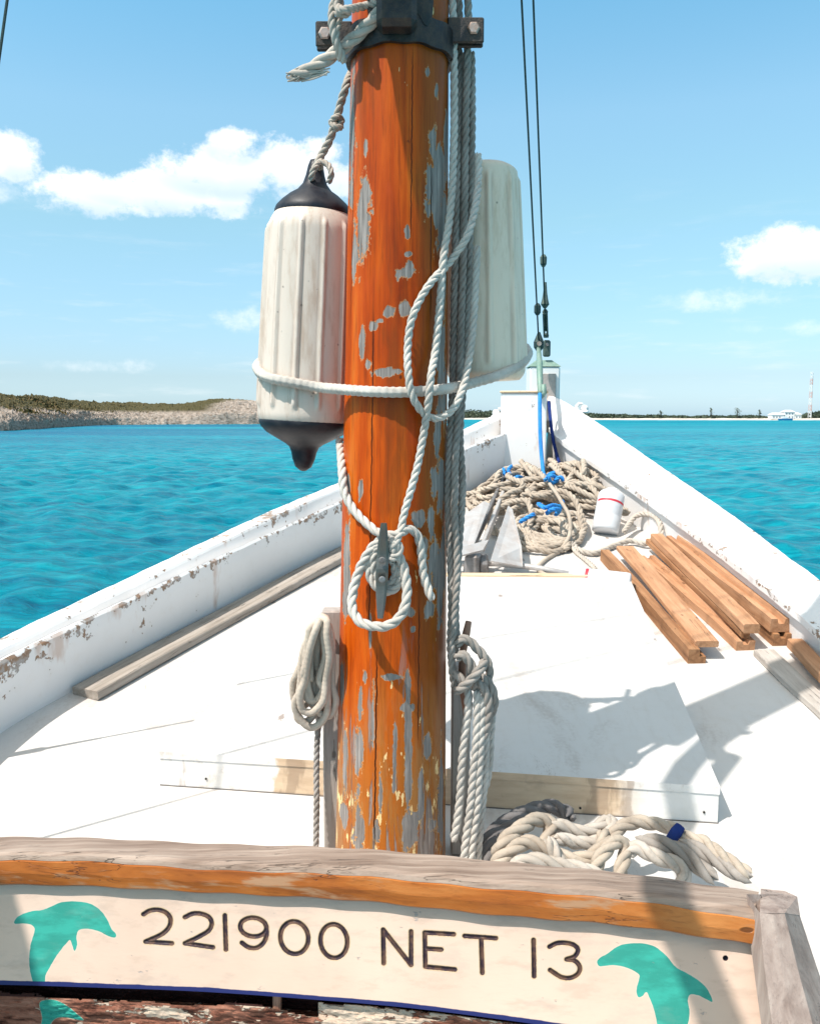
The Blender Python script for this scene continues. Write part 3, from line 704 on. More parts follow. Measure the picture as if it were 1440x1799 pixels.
# ------------------------------------------------------------------ mast
def build_mast():
    t = thing('mast', 'thick orange-varnished wooden mast with peeling patches, standing on the deck', 'mast', (mast_axis(-1.15)[0], MY, deckz(MY)))
    na = 200; zs = np.concatenate([np.linspace(-1.3, 1.15, 620), np.linspace(1.2, 5.6, 60)])
    patches = [(618, 230, 7, 110), (612, 200, 6, 60), (637, 385, 13, 78), (770, 300, 14, 60), (762, 260, 8, 40), (779, 470, 9, 110), (775, 620, 9, 80), (781, 700, 6, 90), (756, 700, 5, 30), (776, 1010, 10, 90), (776, 860, 9, 60), (748, 960, 7, 30), (632, 1250, 6, 60), (668, 1400, 5, 50), (693, 1330, 4, 60), (606, 1340, 4, 60), (600, 1200, 5, 40), (643, 262, 4, 15), (765, 330, 15, 70), (776, 400, 11, 70), (784, 250, 6, 60), (752, 126, 6, 14), (767, 160, 4, 20),
        (622, 440, 5, 60), (713, 476, 17, 14), (720, 464, 8, 10), (717, 446, 8, 6), (715, 405, 6, 12), (682, 549, 12, 10), (713, 543, 10, 12), (656, 573, 9, 8), (667, 563, 7, 4), (636, 605, 5, 36), (645, 640, 12, 10),
        (670, 654, 24, 8), (700, 652, 9, 5), (776, 600, 8, 60), (770, 760, 7, 70), (763, 850, 9, 34), (778, 520, 7, 60), (633, 861, 6, 22), (611, 880, 5, 40), (737, 910, 13, 15), (762, 990, 12, 60), (757, 920, 8, 40), (720, 1075, 12, 13), (755, 1072, 11, 18),
        (724, 1106, 7, 8), (608, 990, 7, 90), (606, 1060, 9, 26), (708, 1243, 7, 8), (724, 1243, 7, 9), (749, 1309, 8, 26), (716, 1230, 6, 60), (717, 1350, 7, 120), (631, 1320, 8, 110), (628, 1440, 11, 50), (602, 1428, 8, 20), (718, 1462, 14, 34),
        (760, 1450, 8, 15), (776, 1400, 6, 90), (655, 1260, 4, 60), (690, 1190, 18, 6), (660, 1460, 7, 30), (640, 1190, 5, 14), (740, 1390, 5, 60), (650, 1110, 3, 40)]
    PT = []
    for px, py, rx, ry in patches:
        p = M(px, py); ax, _ = mast_axis(p.z); th = math.atan2(p.y-MY, p.x-ax); sc_ = 1/F*p.length
        cosf = max(abs(math.sin(th)), .45)
        PT.append((th, p.z, rx*sc_/mast_r(p.z)/cosf, ry*sc_))
    V = []; A = []; UV = []
    for z in zs:
        ax, ay = mast_axis(z); r = mast_r(z)
        for k in range(na):
            th = -math.pi + 2*math.pi*k/na
            # front crack: slight groove
            rr = r*(1+.006*math.sin(3*th+z*.6)+.004*math.sin(7*th-z*1.3))
            V.append((ax+rr*math.cos(th), ay+rr*math.sin(th), z))
    V = np.array(V); th = np.tile(-np.pi+2*np.pi*np.arange(na)/na, len(zs)); zz = np.repeat(zs, na)
    mask = np.full(len(V), -3.0)
    for t0, z0, rx, ry in PT:
        dth = np.abs((th-t0+np.pi) % (2*np.pi)-np.pi)
        v = 1-np.sqrt((dth/rx)**2+((zz-z0)/ry)**2); mask = np.maximum(mask, v)
    # patches on the side the photo does not show
    g = np.random.default_rng(5)
    for _ in range(60):
        t0 = g.uniform(.1, 3.0); z0 = g.uniform(-1.1, 5); rx = g.uniform(.04, .12); ry = g.uniform(.03, .2)
        dth = np.abs((th-t0+np.pi) % (2*np.pi)-np.pi); mask = np.maximum(mask, 1-np.sqrt((dth/rx)**2+((zz-z0)/ry)**2))
    i = np.arange(len(zs)-1)[:, None]*na; k = np.arange(na)[None, :]; k2 = (k+1) % na
    Fq = np.stack([i+k, i+k2, i+na+k2, i+na+k], -1).reshape(-1, 4)
    m, n, b = new_mat('mast_varnish'); co = n.coord('Object'); v = n.scale(co, 1, 1, .055)
    g1 = n.noise(v, 26, 6, .6, .5); g2 = n.noise(v, 150, 4, .65); bl = n.noise(n.scale(co, 1, 1, .35), 7, 4, .6); fi = n.noise(co, 90, 4, .65)
    zc = n.sep(co)[2]
    low = n.step(zc, -.55, -.95)
    c = n.ramp(n.math('ADD', n.math('MULTIPLY', g1, .6), n.math('MULTIPLY', bl, .42)), [(.34, (.20, .022, .001)), (.44, (.39, .050, .001)), (.55, (.52, .084, .003)), (.72, (.56, .16, .014))])
    # darker brown: shade painted on the right side, aged varnish at the foot
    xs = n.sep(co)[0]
    side_shade_foot = n.math('MULTIPLY', n.math('MAXIMUM', n.step(n.math('ADD', xs, n.math('MULTIPLY', bl, .05)), .025, .065), n.math('MULTIPLY', low, n.step(n.noise(v, 14, 4, .6), .5, .62))), .62)
    c = n.mix(side_shade_foot, c, (.17, .062, .010)); aged = n.math('MULTIPLY', n.math('MULTIPLY', low, n.step(n.noise(n.scale(co, 1, 1, .22), 20, 6, .7, .3), .47, .58)), .75); c = n.mix(aged, c, n.mix(g2, (.24, .12, .035), (.46, .30, .15)))
    c = n.mix(n.math('MULTIPLY', n.step(g2, .50, .68), .5), c, (.17, .030, .003))
    dkb = n.math('MULTIPLY', n.step(n.noise(n.scale(co, 1, 1, .12), 11, 5, .65, .4), .54, .66), .6); c = n.mix(dkb, c, (.20, .045, .006))
    dots = n.math('MULTIPLY', n.step(n.voro(n.scale(co, 1, 1, .7), 26), .13, .07), n.step(n.noise(co, 12, 3), .56, .6)); c = n.mix(n.math('MULTIPLY', dots, .8), c, (.06, .018, .008))
    red = n.math('MULTIPLY', n.step(n.noise(n.scale(co, 1, 1, .5), 9, 4, .6), .56, .7), .45)
    c = n.mix(red, c, (.45, .06, .012))
    c = n.mix(n.math('MULTIPLY', low, n.step(bl, .35, .62, .25, .65)), c, (.36, .135, .022))
    # bare grey wood patches
    mk = n.attr('bare')
    e = n.math('ADD', mk, n.math('ADD', n.math('MULTIPLY', n.math('SUBTRACT', n.noise(n.scale(co, 1, 1, .3), 45, 5, .6), .5), 1.9), n.math('ADD', n.math('MULTIPLY', n.math('SUBTRACT', n.noise(n.scale(co, 1, 1, .6), 21, 4, .6), .5), 2.1), n.math('MULTIPLY', n.math('SUBTRACT', fi, .5), .9))))
    bare = n.step(e, .12, .18)
    # additional random small chips, more at the foot
    chipn = n.noise(n.scale(co, 1, 1, .30), 52, 5, .62)
    chip = n.step(n.math('ADD', chipn, n.math('MULTIPLY', low, .13)), .71, .73)
    strk = n.math('MULTIPLY', n.step(n.math('ADD', n.noise(n.scale(co, 1, 1, .07), 30, 6, .68, .3), n.math('MULTIPLY', low, .06)), .575, .61), n.step(zc, -.35, -.8))
    bare2 = n.math('MAXIMUM', bare, n.math('MULTIPLY', strk, .85))
    grey = n.ramp(g2, [(.3, (.12, .108, .10)), (.5, (.235, .21, .195)), (.7, (.37, .33, .305))])
    c = n.mix(bare2, c, grey)
    rim = n.math('MULTIPLY', n.math('MULTIPLY', n.step(e, .02, .10), n.math('SUBTRACT', 1.0, bare)), .55)
    c = n.mix(rim, c, (.62, .38, .18))
    c = n.mix(n.math('MULTIPLY', chip, n.math('SUBTRACT', 1.0, bare2)), c, (.78, .55, .26))
    # long drying cracks, located by angle
    ang = n.math('ARCTAN2', n.math('SUBTRACT', n.sep(co)[1], MY), n.math('SUBTRACT', xs, n.math('ADD', -.0345, n.math('MULTIPLY', zc, .014))))
    crack = None
    for px, y0, y1, wd in ((652, 560, 1130, .010), (723, 90, 420, .009), (660, 1150, 1490, .012), (735, 1060, 1300, .008), (620, 100, 560, .010), (757, 300, 560, .010), (703, 880, 1000, .006)):
        a0 = M(px, (y0+y1)/2); th0 = math.atan2(a0.y-MY, a0.x-mast_axis(a0.z)[0]); z0 = M(px, y1).z; z1 = M(px, y0).z
        wobb = n.math('MULTIPLY', n.math('SUBTRACT', n.noise(n.comb(0, 0, n.math('MULTIPLY', zc, 3.0)), 2+px*.01, 4), .5), .08)
        dd = n.math('ABSOLUTE', n.math('ADD', n.math('SUBTRACT', ang, th0), wobb))
        k_ = n.math('MULTIPLY', n.step(dd, wd*1.3, wd*.5), n.math('MULTIPLY', n.step(zc, z0-.03, z0+.05), n.step(zc, z1+.03, z1-.05)))
        crack = k_ if crack is None else n.math('MAXIMUM', crack, k_)
    c = n.mix(n.math('MULTIPLY', crack, .97), c, (.018, .006, .004))
    hgt = n.math('SUBTRACT', n.math('ADD', n.math('MULTIPLY', g1, .3), n.math('MULTIPLY', fi, .1)), n.math('ADD', n.math('MULTIPLY', bare2, .6), n.math('MULTIPLY', crack, 1.5)))
    setp(n, b, c, n.mix(bare2, (.42,)*3, (.85,)*3), spec=.14, normal=n.bump(hgt, .003, .8)); 
    cw = n.math('MULTIPLY', n.math('SUBTRACT', 1.0, bare2), .08); nt_ = n; n.put(b.inputs['Coat Weight'], cw); b.inputs['Coat Roughness'].default_value = .2
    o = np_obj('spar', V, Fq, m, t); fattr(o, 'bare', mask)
    # iron band with ears at the top
    zb0, zb1 = P(700, 76, MY-.11).z, P(700, 26, MY-.11).z; ze0, ze1 = P(832, 76, MY-.03).z, P(832, 31, MY-.03).z
    zc_ = (zb0+zb1)/2; hh = (zb1-zb0); ax, ay = mast_axis(zc_); r = mast_r(zc_)
    mb = MB(); n_ = 64; vs = []
    for (rr, z) in ((r+.001, zb0), (r+.012, zb0), (r+.013, zb1), (r+.001, zb1)):
        vs += [(ax+rr*math.cos(2*math.pi*k/n_), ay+rr*math.sin(2*math.pi*k/n_), z+.002*math.sin(k)) for k in range(n_)]
    mb.add(vs, [(a*n_+k, a*n_+(k+1) % n_, ((a+1) % 4)*n_+(k+1) % n_, ((a+1) % 4)*n_+k) for a in range(4) for k in range(n_)])
    for sx in (-1, 1):
        for dy in (-.012, .012):
            mb.box((ax+sx*(r+.036), ay+dy-.02, (ze0+ze1)/2-(.008 if sx < 0 else 0)), .082, .009, ze1-ze0, bev=.003)
    # hinge lug facing aft (gooseneck)
    mb.box((ax-.005, ay-r-.03, zc_+.035), .085, .06, .10, bev=.012)
    mb.box((ax-.005, ay-r-.075, zc_+.09), .05, .10, .05, bev=.01)
    bd = mb.build('metal_band', M_blackmetal, t)
    for sx, px, py in ((-1, 570, 56), (1, 832, 47)):
        p = P(px, py, ay-.042); mb = MB(); mb.lathe((p.x, p.y+.012, p.z), [(.0145, 0), (.0145, .009), (.011, .012)], 6, Matrix.Rotation(R(90), 3, 'X'))
        mb.build('bolt', M_bolt, bd)
    # dark sheet put in for the shadowed area above the band: saddle
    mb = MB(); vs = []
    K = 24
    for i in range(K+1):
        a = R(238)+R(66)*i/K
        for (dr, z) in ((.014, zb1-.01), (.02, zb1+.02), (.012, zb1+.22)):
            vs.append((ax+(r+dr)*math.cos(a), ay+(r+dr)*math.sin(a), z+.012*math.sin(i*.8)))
    mb.add(vs, [(i*3+k, i*3+3+k, i*3+4+k, i*3+1+k) for i in range(K) for k in (0, 1)]); mb.build('shade_collar', M_blackmetal, t, smooth=True)
    # horn cleat on the aft face
    top = M(674, 919, .060); bot = M(668, 1086, .060); top2 = M(673, 950, .03); bot2 = M(669, 1055, .03)
    mid = (top+bot)/2; ctr = M(671, 1001, .052)
    mb = MB(); pts = [top, top.lerp(ctr, .35)+Vector((0, .006, 0)), top.lerp(ctr, .7)+Vector((0, .010, 0)), ctr+Vector((0, .002, 0)), bot.lerp(ctr, .7)+Vector((0, .010, 0)), bot.lerp(ctr, .35)+Vector((0, .006, 0)), bot]
    pts = [Vector(p) for p in spline(pts, .008)]
    K = len(pts)
    vs = []
    for i, p in enumerate(pts):
        u = abs(i/(K-1)*2-1); wx = .0155*(1-u**2*.5)-.001; wy = .011*(1-.5*u)
        for a in range(8):
            th_ = 2*math.pi*a/8+.39; vs.append(p+Vector((wx*math.copysign(abs(math.cos(th_))**.6, math.cos(th_)), wy*math.copysign(abs(math.sin(th_))**.6, math.sin(th_)), 0)))
    mb.add(vs, [(i*8+k, i*8+(k+1) % 8, i*8+8+(k+1) % 8, i*8+8+k) for i in range(K-1) for k in range(8)]+[tuple(range(8))[::-1], tuple((K-1)*8+k for k in range(8))])
    for dz in (.024, -.024): mb.box(ctr+Vector((0, .028, dz)), .02, .05, .022, bev=.004)
    cl_ = mb.build('cleat', M_cleat, t)
    for py in (984, 1018):
        p = M(671, py, .0655); mb = MB(); mb.lathe(p, [(.0075, 0), (.0075, .002), (.005, .003)], 12, Matrix.Rotation(R(90), 3, 'X')); mb.box(p+Vector((0, -.003, 0)), .008, .0012, .0016, Matrix.Rotation(R(35), 3, 'Y')); mb.build('screw', M_galvd, cl_)
build_mast()

# boom, awning and shrouds: outside the picture, their shadows are in it
def build_boom():
    t = thing('boom', 'wooden boom and added shadow plate reaching aft from the mast, just above the picture', 'boom', (-.27, 1.8, 1.08))
    mb = MB(); mb.tube([(-.06, 1.80, 1.06), (-.25, 1.58, 1.06), (-.375, 1.40, 1.06), (-.51, .61, 1.06), (-.72, -.9, 1.10)], [.03, .036, .036, .034, .030], 16); mb.build('spar', M_pin, t, smooth=True)
    top = [(-.155, 1.905), (-.19, 1.83), (-.285, 1.72), (-.22, 1.70), (-.10, 1.81), (-.01, 1.915)]  # plate outlined to shade the upper mast; boom bent to suit its shadow
    mb = MB(); n = len(top); mb.add([(x, y, 1.085) for x, y in top]+[(x, y, 1.035) for x, y in top], [tuple(range(n))[::-1], tuple(range(n, 2*n))]+[(i, (i+1) % n, n+(i+1) % n, n+i) for i in range(n)])
    mb.build('shadow_plate', M_pin, t)
build_boom()
def build_blocker():  # unseen canvas sheet added so its shadow covers the board's left end
    t = thing('blocker', 'canvas awning added out of view to shade the left end of the name board', 'blocker', (-2.3, .77, 1.0))
    V = []; K = 16
    for i in range(K+1):
        for j in range(K+1):
            x = -3.17+1.53*j/K; y = -1.2+1.97*i/K; V.append((x, y, 1.0+.03*math.sin(math.pi*j/K)+.02*math.sin(math.pi*i/K)))
    n = len(V); V += [(x, y, z-.012) for x, y, z in V]
    Fq = [(i*(K+1)+j, i*(K+1)+j+1, (i+1)*(K+1)+j+1, (i+1)*(K+1)+j) for i in range(K) for j in range(K)]
    Fq += [tuple(n+k for k in f[::-1]) for f in Fq]
    mesh_obj('canvas', V, Fq, simple('sailcloth', (.62, .58, .50), .9), t, True)
    for x, y in ((-3.08, .75), (-1.67, .75), (-3.08, -1.18), (-1.67, -1.18)):
        mb = MB(); mb.tube([(x, y, -1.6), (x, y, .985)], .016, 10); mb.build('pole', M_galv, t, smooth=True)
build_blocker()
def build_shrouds():
    for k, (b0, top, lb) in enumerate((((-1.477, 2.45, -.82), (-.05, 2.1, 5.4), 'thin dark wire shroud crossing the top left corner'), ((-1.62, 1.80, -.84), (-.07, 2.08, 5.2), 'aft port shroud just outside the left edge of the picture'))):
        b0, top = Vector(b0), Vector(top); d_ = (top-b0).normalized(); t = thing('shroud', lb, 'shroud', tuple(b0), 'wire shrouds on the left side')
        mb = MB(); mb.tube([b0+d_*.5, top], .0042, 6); mb.build('wire', M_wire, t)
        mb = MB(); mb.tube([b0, b0+d_*.08, b0+d_*.1, b0+d_*.26, b0+d_*.28, b0+d_*.5], [.006, .007, .014, .015, .008, .006], 8); mb.build('turnbuckle', M_galvd, t)
build_shrouds()

# ------------------------------------------------------------------ fenders
def fender_mat(name, base, stain):
    m, n, b = new_mat(name); co = n.coord('Object')
    a = n.noise(n.scale(co, 1, 1, .3), 9, 5, .6); f = n.noise(n.scale(co, 1, 1, .2), 60, 5, .7); s = n.voro(co, 38); pk = n.noise(co, 30, 3)
    c = n.mix(n.step(a, .3, .7), base, tuple(x*.92 for x in base))
    c = n.mix(n.math('MULTIPLY', n.step(n.math('ADD', n.math('MULTIPLY', f, .6), n.math('MULTIPLY', a, .4)), .48, .66), .7), c, stain)
    c = n.mix(n.math('MULTIPLY', n.math('MULTIPLY', n.step(s, .16, .08), n.step(pk, .55, .6)), .6), c, (.10, .08, .07))
    gr = n.attr('groove'); c = n.mix(n.math('MULTIPLY', gr, n.step(n.noise(n.scale(co, 1, 1, .15), 30, 4), .36, .62)), c, (.26, .17, .13))
    setp(n, b, c, .55, spec=.35, normal=n.bump(f, .0008, .5)); return m
M_fend1 = fender_mat('fender_vinyl', (.64, .55, .475), (.44, .32, .24)); M_fend2 = fender_mat('fender_vinyl_aged', (.78, .67, .54), (.56, .44, .31))
def build_fender(label, axis_pts, rad, mat, ribs, caps, name='fender', phase=0.0):
    """axis_pts: bottom, top (Vector); rad: r(u) 0..1; caps True adds black moulded ends"""
    bot, top = axis_pts; t = thing(name, label, 'fender', tuple(bot), 'fenders hanging beside the mast')
    ax = (top-bot); L = ax.length; q = Vector((0, 0, 1)).rotation_difference(ax.normalized()).to_matrix()
    n = ribs*16; rows = 90; V = []; gv = []
    for i in range(rows+1):
        u = i/rows; r = rad(u)
        ribf = min(1, max(0, (u-.055)/.03))*min(1, max(0, (.95-u)/.03)); ribf = ribf*ribf*(3-2*ribf)
        for k in range(n):
            a = 2*math.pi*k/n+phase; ph = (k % 16)/16
            d_ = abs(ph-.5)*2               # 1 between ribs, 0 at rib middle
            rb = max(0, 1-(d_/.25)**2)**.5 if d_ < .25 else 0
            V.append(bot + q @ Vector(((r+.0062*rb*ribf)*math.cos(a), (r+.0062*rb*ribf)*math.sin(a), u*L))); gv.append(ribf*max(0, 1-abs(d_-.31)/.09))
    Fq = [(i*n+k, i*n+(k+1) % n, (i+1)*n+(k+1) % n, (i+1)*n+k) for i in range(rows) for k in range(n)] + [tuple(range(n))[::-1], tuple(rows*n+k for k in range(n))]
    o = mesh_obj('body', V, Fq, mat, t, True); fattr(o, 'groove', gv)
    if caps:
        R0 = rad(1); mb = MB()
        prof = [(R0*1.01, L-.012), (R0*1.03, L+.004), (R0*.99, L+.014), (R0*.86, L+.028), (R0*.66, L+.044), (R0*.46, L+.056), (R0*.32, L+.072), (R0*.25, L+.092), (R0*.20, L+.115), (R0*.15, L+.128), (.004, L+.132)]
        mb.lathe(bot, prof, 48, q); mb.build('end_cap', M_blackcap, t, smooth=True)
        R1 = rad(0); mb = MB()
        prof = [(R1*1.01, .010), (R1*1.02, -.003), (R1*.97, -.014), (R1*.84, -.028), (R1*.62, -.042), (R1*.42, -.054), (R1*.33, -.062), (R1*.28, -.075), (R1*.25, -.092), (R1*.18, -.112), (R1*.06, -.122), (.002, -.123)]
        mb.lathe(bot, prof[::-1], 48, q); mb.build('end_cap', M_blackcap, t, smooth=True)
    return t, q
FLY = 2.16
fb, ft = P(536, 742, FLY), P(551, 377, FLY)
build_fender('ribbed white fender with black ends hanging left of the mast', (fb, ft), lambda u: .1195-.0085*u**1.5-.018*max(0, (u-.9)/.1)**2-.006*max(0, (.04-u)/.04)**2, M_fend1, 13, True)
FRY = 2.20
gb, gt = P(853, 668, FRY), P(851, 292, FRY)
def r2f(u):
    r = .1005 - .020*u**1.2
    if u > .96: r -= .022*((u-.96)/.04)**2
    if u < .05: r -= .015*((.05-u)/.05)**2
    return r
build_fender('yellowed plain-ended fender hanging right of the mast behind the halyards', (gb, gt), r2f, M_fend2, 9, False, phase=.2)
# rounded base of the right fender
rope('fender_lanyard', [P(566, 300, FLY-.012), P(560, 288, FLY-.02), P(566, 272, FLY-.01), P(580, 245, FLY-.02), P(590, 215, FLY-.03), P(598, 180, FLY-.04), P(607, 150, FLY-.05), P(618, 125, FLY)], .0098, M_rope, 'laid', 'short twisted white rope holding the black-ended fender up to the mast', 'rope', pitch=6, jit=.12)
rope('lanyard_eye', [P(546, 318, FLY-.03), P(550, 300, FLY-.045), P(562, 285, FLY-.03), P(575, 288, FLY-.035), P(582, 305, FLY-.045), P(576, 322, FLY-.03)], .0075, M_rope, 'laid', 'rope eye passed through the top of the black-ended fender', 'rope', pitch=6)
rope('lanyard_knot', [P(584, 228, FLY-.045), P(596, 222, FLY-.05), P(600, 208, FLY-.04), P(590, 205, FLY-.055), P(582, 214, FLY-.04), P(590, 222, FLY-.055), P(603, 224, FLY-.045)], .0075, M_rope, 'laid', 'small knot halfway up the rope above the black-ended fender', 'rope', pitch=6)

# binding rope round both fenders and the mast
br_pts = [P(453, 640, 2.16), P(457, 655, 2.085), P(475, 664, 2.045), P(510, 671, 2.03), P(560, 680, 2.02), P(600, 684, 1.97), M(625, 686, .016), M(660, 688, .016), M(700, 689, .016), M(740, 687, .016), P(775, 684, 1.95), P(800, 680, 1.99), P(835, 671, 2.07), P(870, 661, 2.085), P(900, 648, 2.12), P(920, 634, 2.18), P(927, 618, 2.25), P(915, 608, 2.30), P(850, 618, 2.33), P(700, 640, 2.30), P(560, 645, 2.31), P(480, 632, 2.27)]
rope('binding_rope', br_pts, .0118, M_cleatrope, 'braid', 'thick white braided rope tied around both fenders and the mast', 'rope', closed=True)

# ------------------------------------------------------------------ halyards and other running rope
HR = .0088
rope('front_halyard', [P(840, 268, 2.07), P(840, 310, 2.05), P(835, 360, 2.0), P(820, 415, 1.97), M(788, 462, .02), M(760, 492, .018), M(738, 525, .016), M(722, 565, .016), M(716, 610, .016), M(717, 655, .036), M(724, 695, .040), M(742, 724, .03), M(766, 735, .02), P(792, 722, 1.95), P(806, 700, 1.955), P(818, 660, 1.99), P(828, 600, 2.01), P(834, 520, 2.02), P(838, 430, 2.03)], HR, M_cleatrope, 'laid', 'white rope looping out across the mast front between the fenders', 'rope')
rope('cleat_halyard', [P(793, -60, 2.03), P(797, 90, 2.03), P(797, 250, 2.01), P(790, 380, 1.97), M(779, 450, .020), M(772, 540, .02), M(764, 620, .02), M(757, 660, .045), M(753, 700, .045), M(745, 755, .02), M(735, 810, .018), M(722, 860, .018), M(709, 905, .018), M(703, 935, .03), M(694, 955, .045), M(688, 972, .03)], HR, M_cleatrope, 'laid', 'white rope running down the mast face into the knot at the cleat', 'rope')
hal = [
 ([P(806, -60, 2.075), P(806, 90, 2.075), P(803, 260, 2.060), P(800, 420, 2.060), P(797, 560, 2.065), P(795, 680, 2.055), P(790, 780, 2.015), P(787, 870, 2.006), P(790, 960, 1.992), P(793, 1060, 1.976), P(791, 1140, 1.980), P(797, 1190, 2.000)], 'grey rope lying closest against the right side of the mast', M_halyard),
 ([P(822, -60, 2.060), P(822, 60, 2.060), P(818, 200, 2.055), P(815, 400, 2.060), P(810, 560, 2.060), P(806, 700, 2.040), P(800, 800, 2.002), P(798, 900, 1.986), P(803, 1000, 1.971), P(797, 1090, 1.962), P(793, 1170, 1.965), P(800, 1215, 1.985)], 'grey rope at the middle of the halyard bundle right of the mast', M_halyard),
 ([P(828, 88, 2.075), P(829, 200, 2.085), P(826, 380, 2.085), P(821, 540, 2.080), P(815, 660, 2.060), P(808, 760, 2.050), P(812, 860, 2.013), P(806, 960, 1.997), P(800, 1080, 1.988), P(804, 1140, 1.990)], 'grey rope forming the outer right edge of the halyard bundle', M_halyard),
 ([P(812, 90, 2.105), P(809, 300, 2.105), P(806, 520, 2.110), P(812, 640, 2.105), P(802, 760, 2.085), P(797, 860, 2.038), P(794, 1000, 2.026), P(800, 1150, 2.030)], 'shaded grey rope at the back of the halyard bundle', M_halyard)]
for pts, lb, mt in hal: rope('halyard', pts, HR*1.02, mt, 'laid', lb, 'rope', 'halyards running down the right side of the mast')
rope('port_halyard', [P(596, 770, 2.10), P(599, 800, 2.03), P(601, 830, 1.99), P(604, 862, 1.97), M(616, 888, .013), M(632, 908, .013), M(650, 925, .016), M(665, 936, .024), M(680, 940, .03), M(700, 938, .03), M(716, 930, .022), M(728, 934, .018), M(737, 952, .018), M(741, 985, .018), M(744, 1012, .02), M(752, 1036, .03), M(759, 1056, .04)], .0102, M_cleatrope, 'laid', 'white rope round the left of the mast with its cut end right of the cleat', 'rope')
rope('cleat_loop', [M(694, 962, .045), M(684, 945, .028), M(664, 952, .02), M(645, 975, .025), M(630, 1005, .03), M(620, 1040, .045), M(619, 1070, .06), M(632, 1092, .07), M(655, 1100, .075), M(682, 1099, .075), M(702, 1084, .07), M(713, 1058, .06), M(714, 1025, .045), M(708, 995, .035), M(698, 972, .04)], .0112, M_cleatrope, 'laid', 'large loop of white rope hanging below the cleat on the mast', 'rope')
rope('cleat_turns', [[M(684, 950, 0.022), M(664, 958, 0.022), M(650, 980, 0.02), M(648, 1008, 0.02), M(660, 1030, 0.022), M(680, 1040, 0.022), M(698, 1030, 0.022), M(704, 1005, 0.024), M(700, 980, 0.03), M(690, 965, 0.042), M(698, 950, 0.042)],
     [M(686, 975, 0.022), M(676, 955, 0.022), M(660, 968, 0.022), M(656, 995, 0.02), M(665, 1018, 0.015), M(685, 1026, 0.015), M(694, 1008, 0.016), M(690, 985, 0.03)],
     [M(690, 990, 0.04), M(680, 972, 0.022), M(688, 955, 0.042), M(700, 958, 0.042), M(700, 974, 0.042), M(688, 980, 0.042), M(684, 966, 0.022)]], .0098, M_cleatrope, 'laid', 'tight figure-eight turns and knot of white rope on the grey cleat', 'rope')

# frayed ropes at the top-left
rope('frayed_rope', [M(694, -12, .05), M(680, 10, 0.022), M(660, 30, 0.022), M(640, 50, 0.022), P(616, 72, 1.955), P(590, 92, 1.965), P(560, 112, 1.97), P(532, 128, 1.97), P(508, 134, 1.97)], .0145, M_rope, 'laid', 'frayed white rope end sticking out left from the iron band', 'rope', pitch=8, jit=.1)
fr = []
gg = random.Random(8)
for k in range(46):
    s0 = P(540+gg.uniform(-18, 40), 124+gg.uniform(-8, 8)-0.0, 1.965); e = P(505+gg.uniform(-6, 26), 132+gg.uniform(-9, 11), 1.97+gg.uniform(-.012, .012))
    m_ = s0.lerp(e, .5)+Vector((0, 0, gg.uniform(-.006, .005))); fr.append([s0, m_, e])
rope('frayed_fibres', fr, .0016, M_rope, 'plain', 'loose fibres at the tip of the frayed white rope', 'rope')
rope('band_lashing', [[P(590, -20, 1.93), P(592, 10, 1.93), P(606, 16, 1.90), M(640, 10, .02), M(670, 2, .02)], [P(603, -25, 1.95), P(585, 8, 1.94), P(583, 40, 1.935), P(590, 72, 1.94), P(600, 95, 1.95), P(604, 112, 1.96)], [P(598, -20, 1.96), P(596, 30, 1.945), P(590, 60, 1.94), P(598, 108, 1.96)],
     [P(588, 18, 1.925), P(600, 24, 1.92), P(616, 22, 1.93)]], .0085, M_rope, 'laid', 'white rope lashing tied behind the left ear of the iron band', 'rope', pitch=6)

# ------------------------------------------------------------------ pin rails beside the mast
def post(px0, px1, py0, Y, label, w=.05):
    a = P(px0, py0, Y); b = P(px1, py0, Y); x = (a.x+b.x)/2; z0 = deckz(Y); zt = a.z
    mb = MB(); mb.box((x, Y, (z0+zt)/2), b.x-a.x, w, zt-z0, bev=.004); o = mb.build('pin_post', M_greywood_z); tag(o, label, 'post', 'grey wooden pin posts beside the mast'); return x, zt
post(566, 604, 1070, 2.10, 'grey upright post left of the mast carrying the coiled line')
post(793, 826, 1165, 2.12, 'dark grey upright post right of the mast behind the hanging strands')
def pin(pts, rr, label):
    mb = MB(); mb.tube(pts, rr, 12); o = mb.build('belaying_pin', M_pin, smooth=True); tag(o, label, 'belaying pin', 'wooden belaying pins beside the mast')
pin([P(560, 1082, 2.03), P(562, 1100, 2.028), P(566, 1128, 2.035), P(566, 1180, 2.045)], [.009, .0125, .010, .008], 'short brown wooden pin in the coil left of the mast')
pin([P(823, 1092, 1.995), P(819, 1112, 1.995), P(813, 1145, 2.0), P(811, 1200, 2.005), P(821, 1262, 2.01)], [.0075, .0095, .009, .0095, .0085], 'long brown wooden pin in the knot right of the mast')

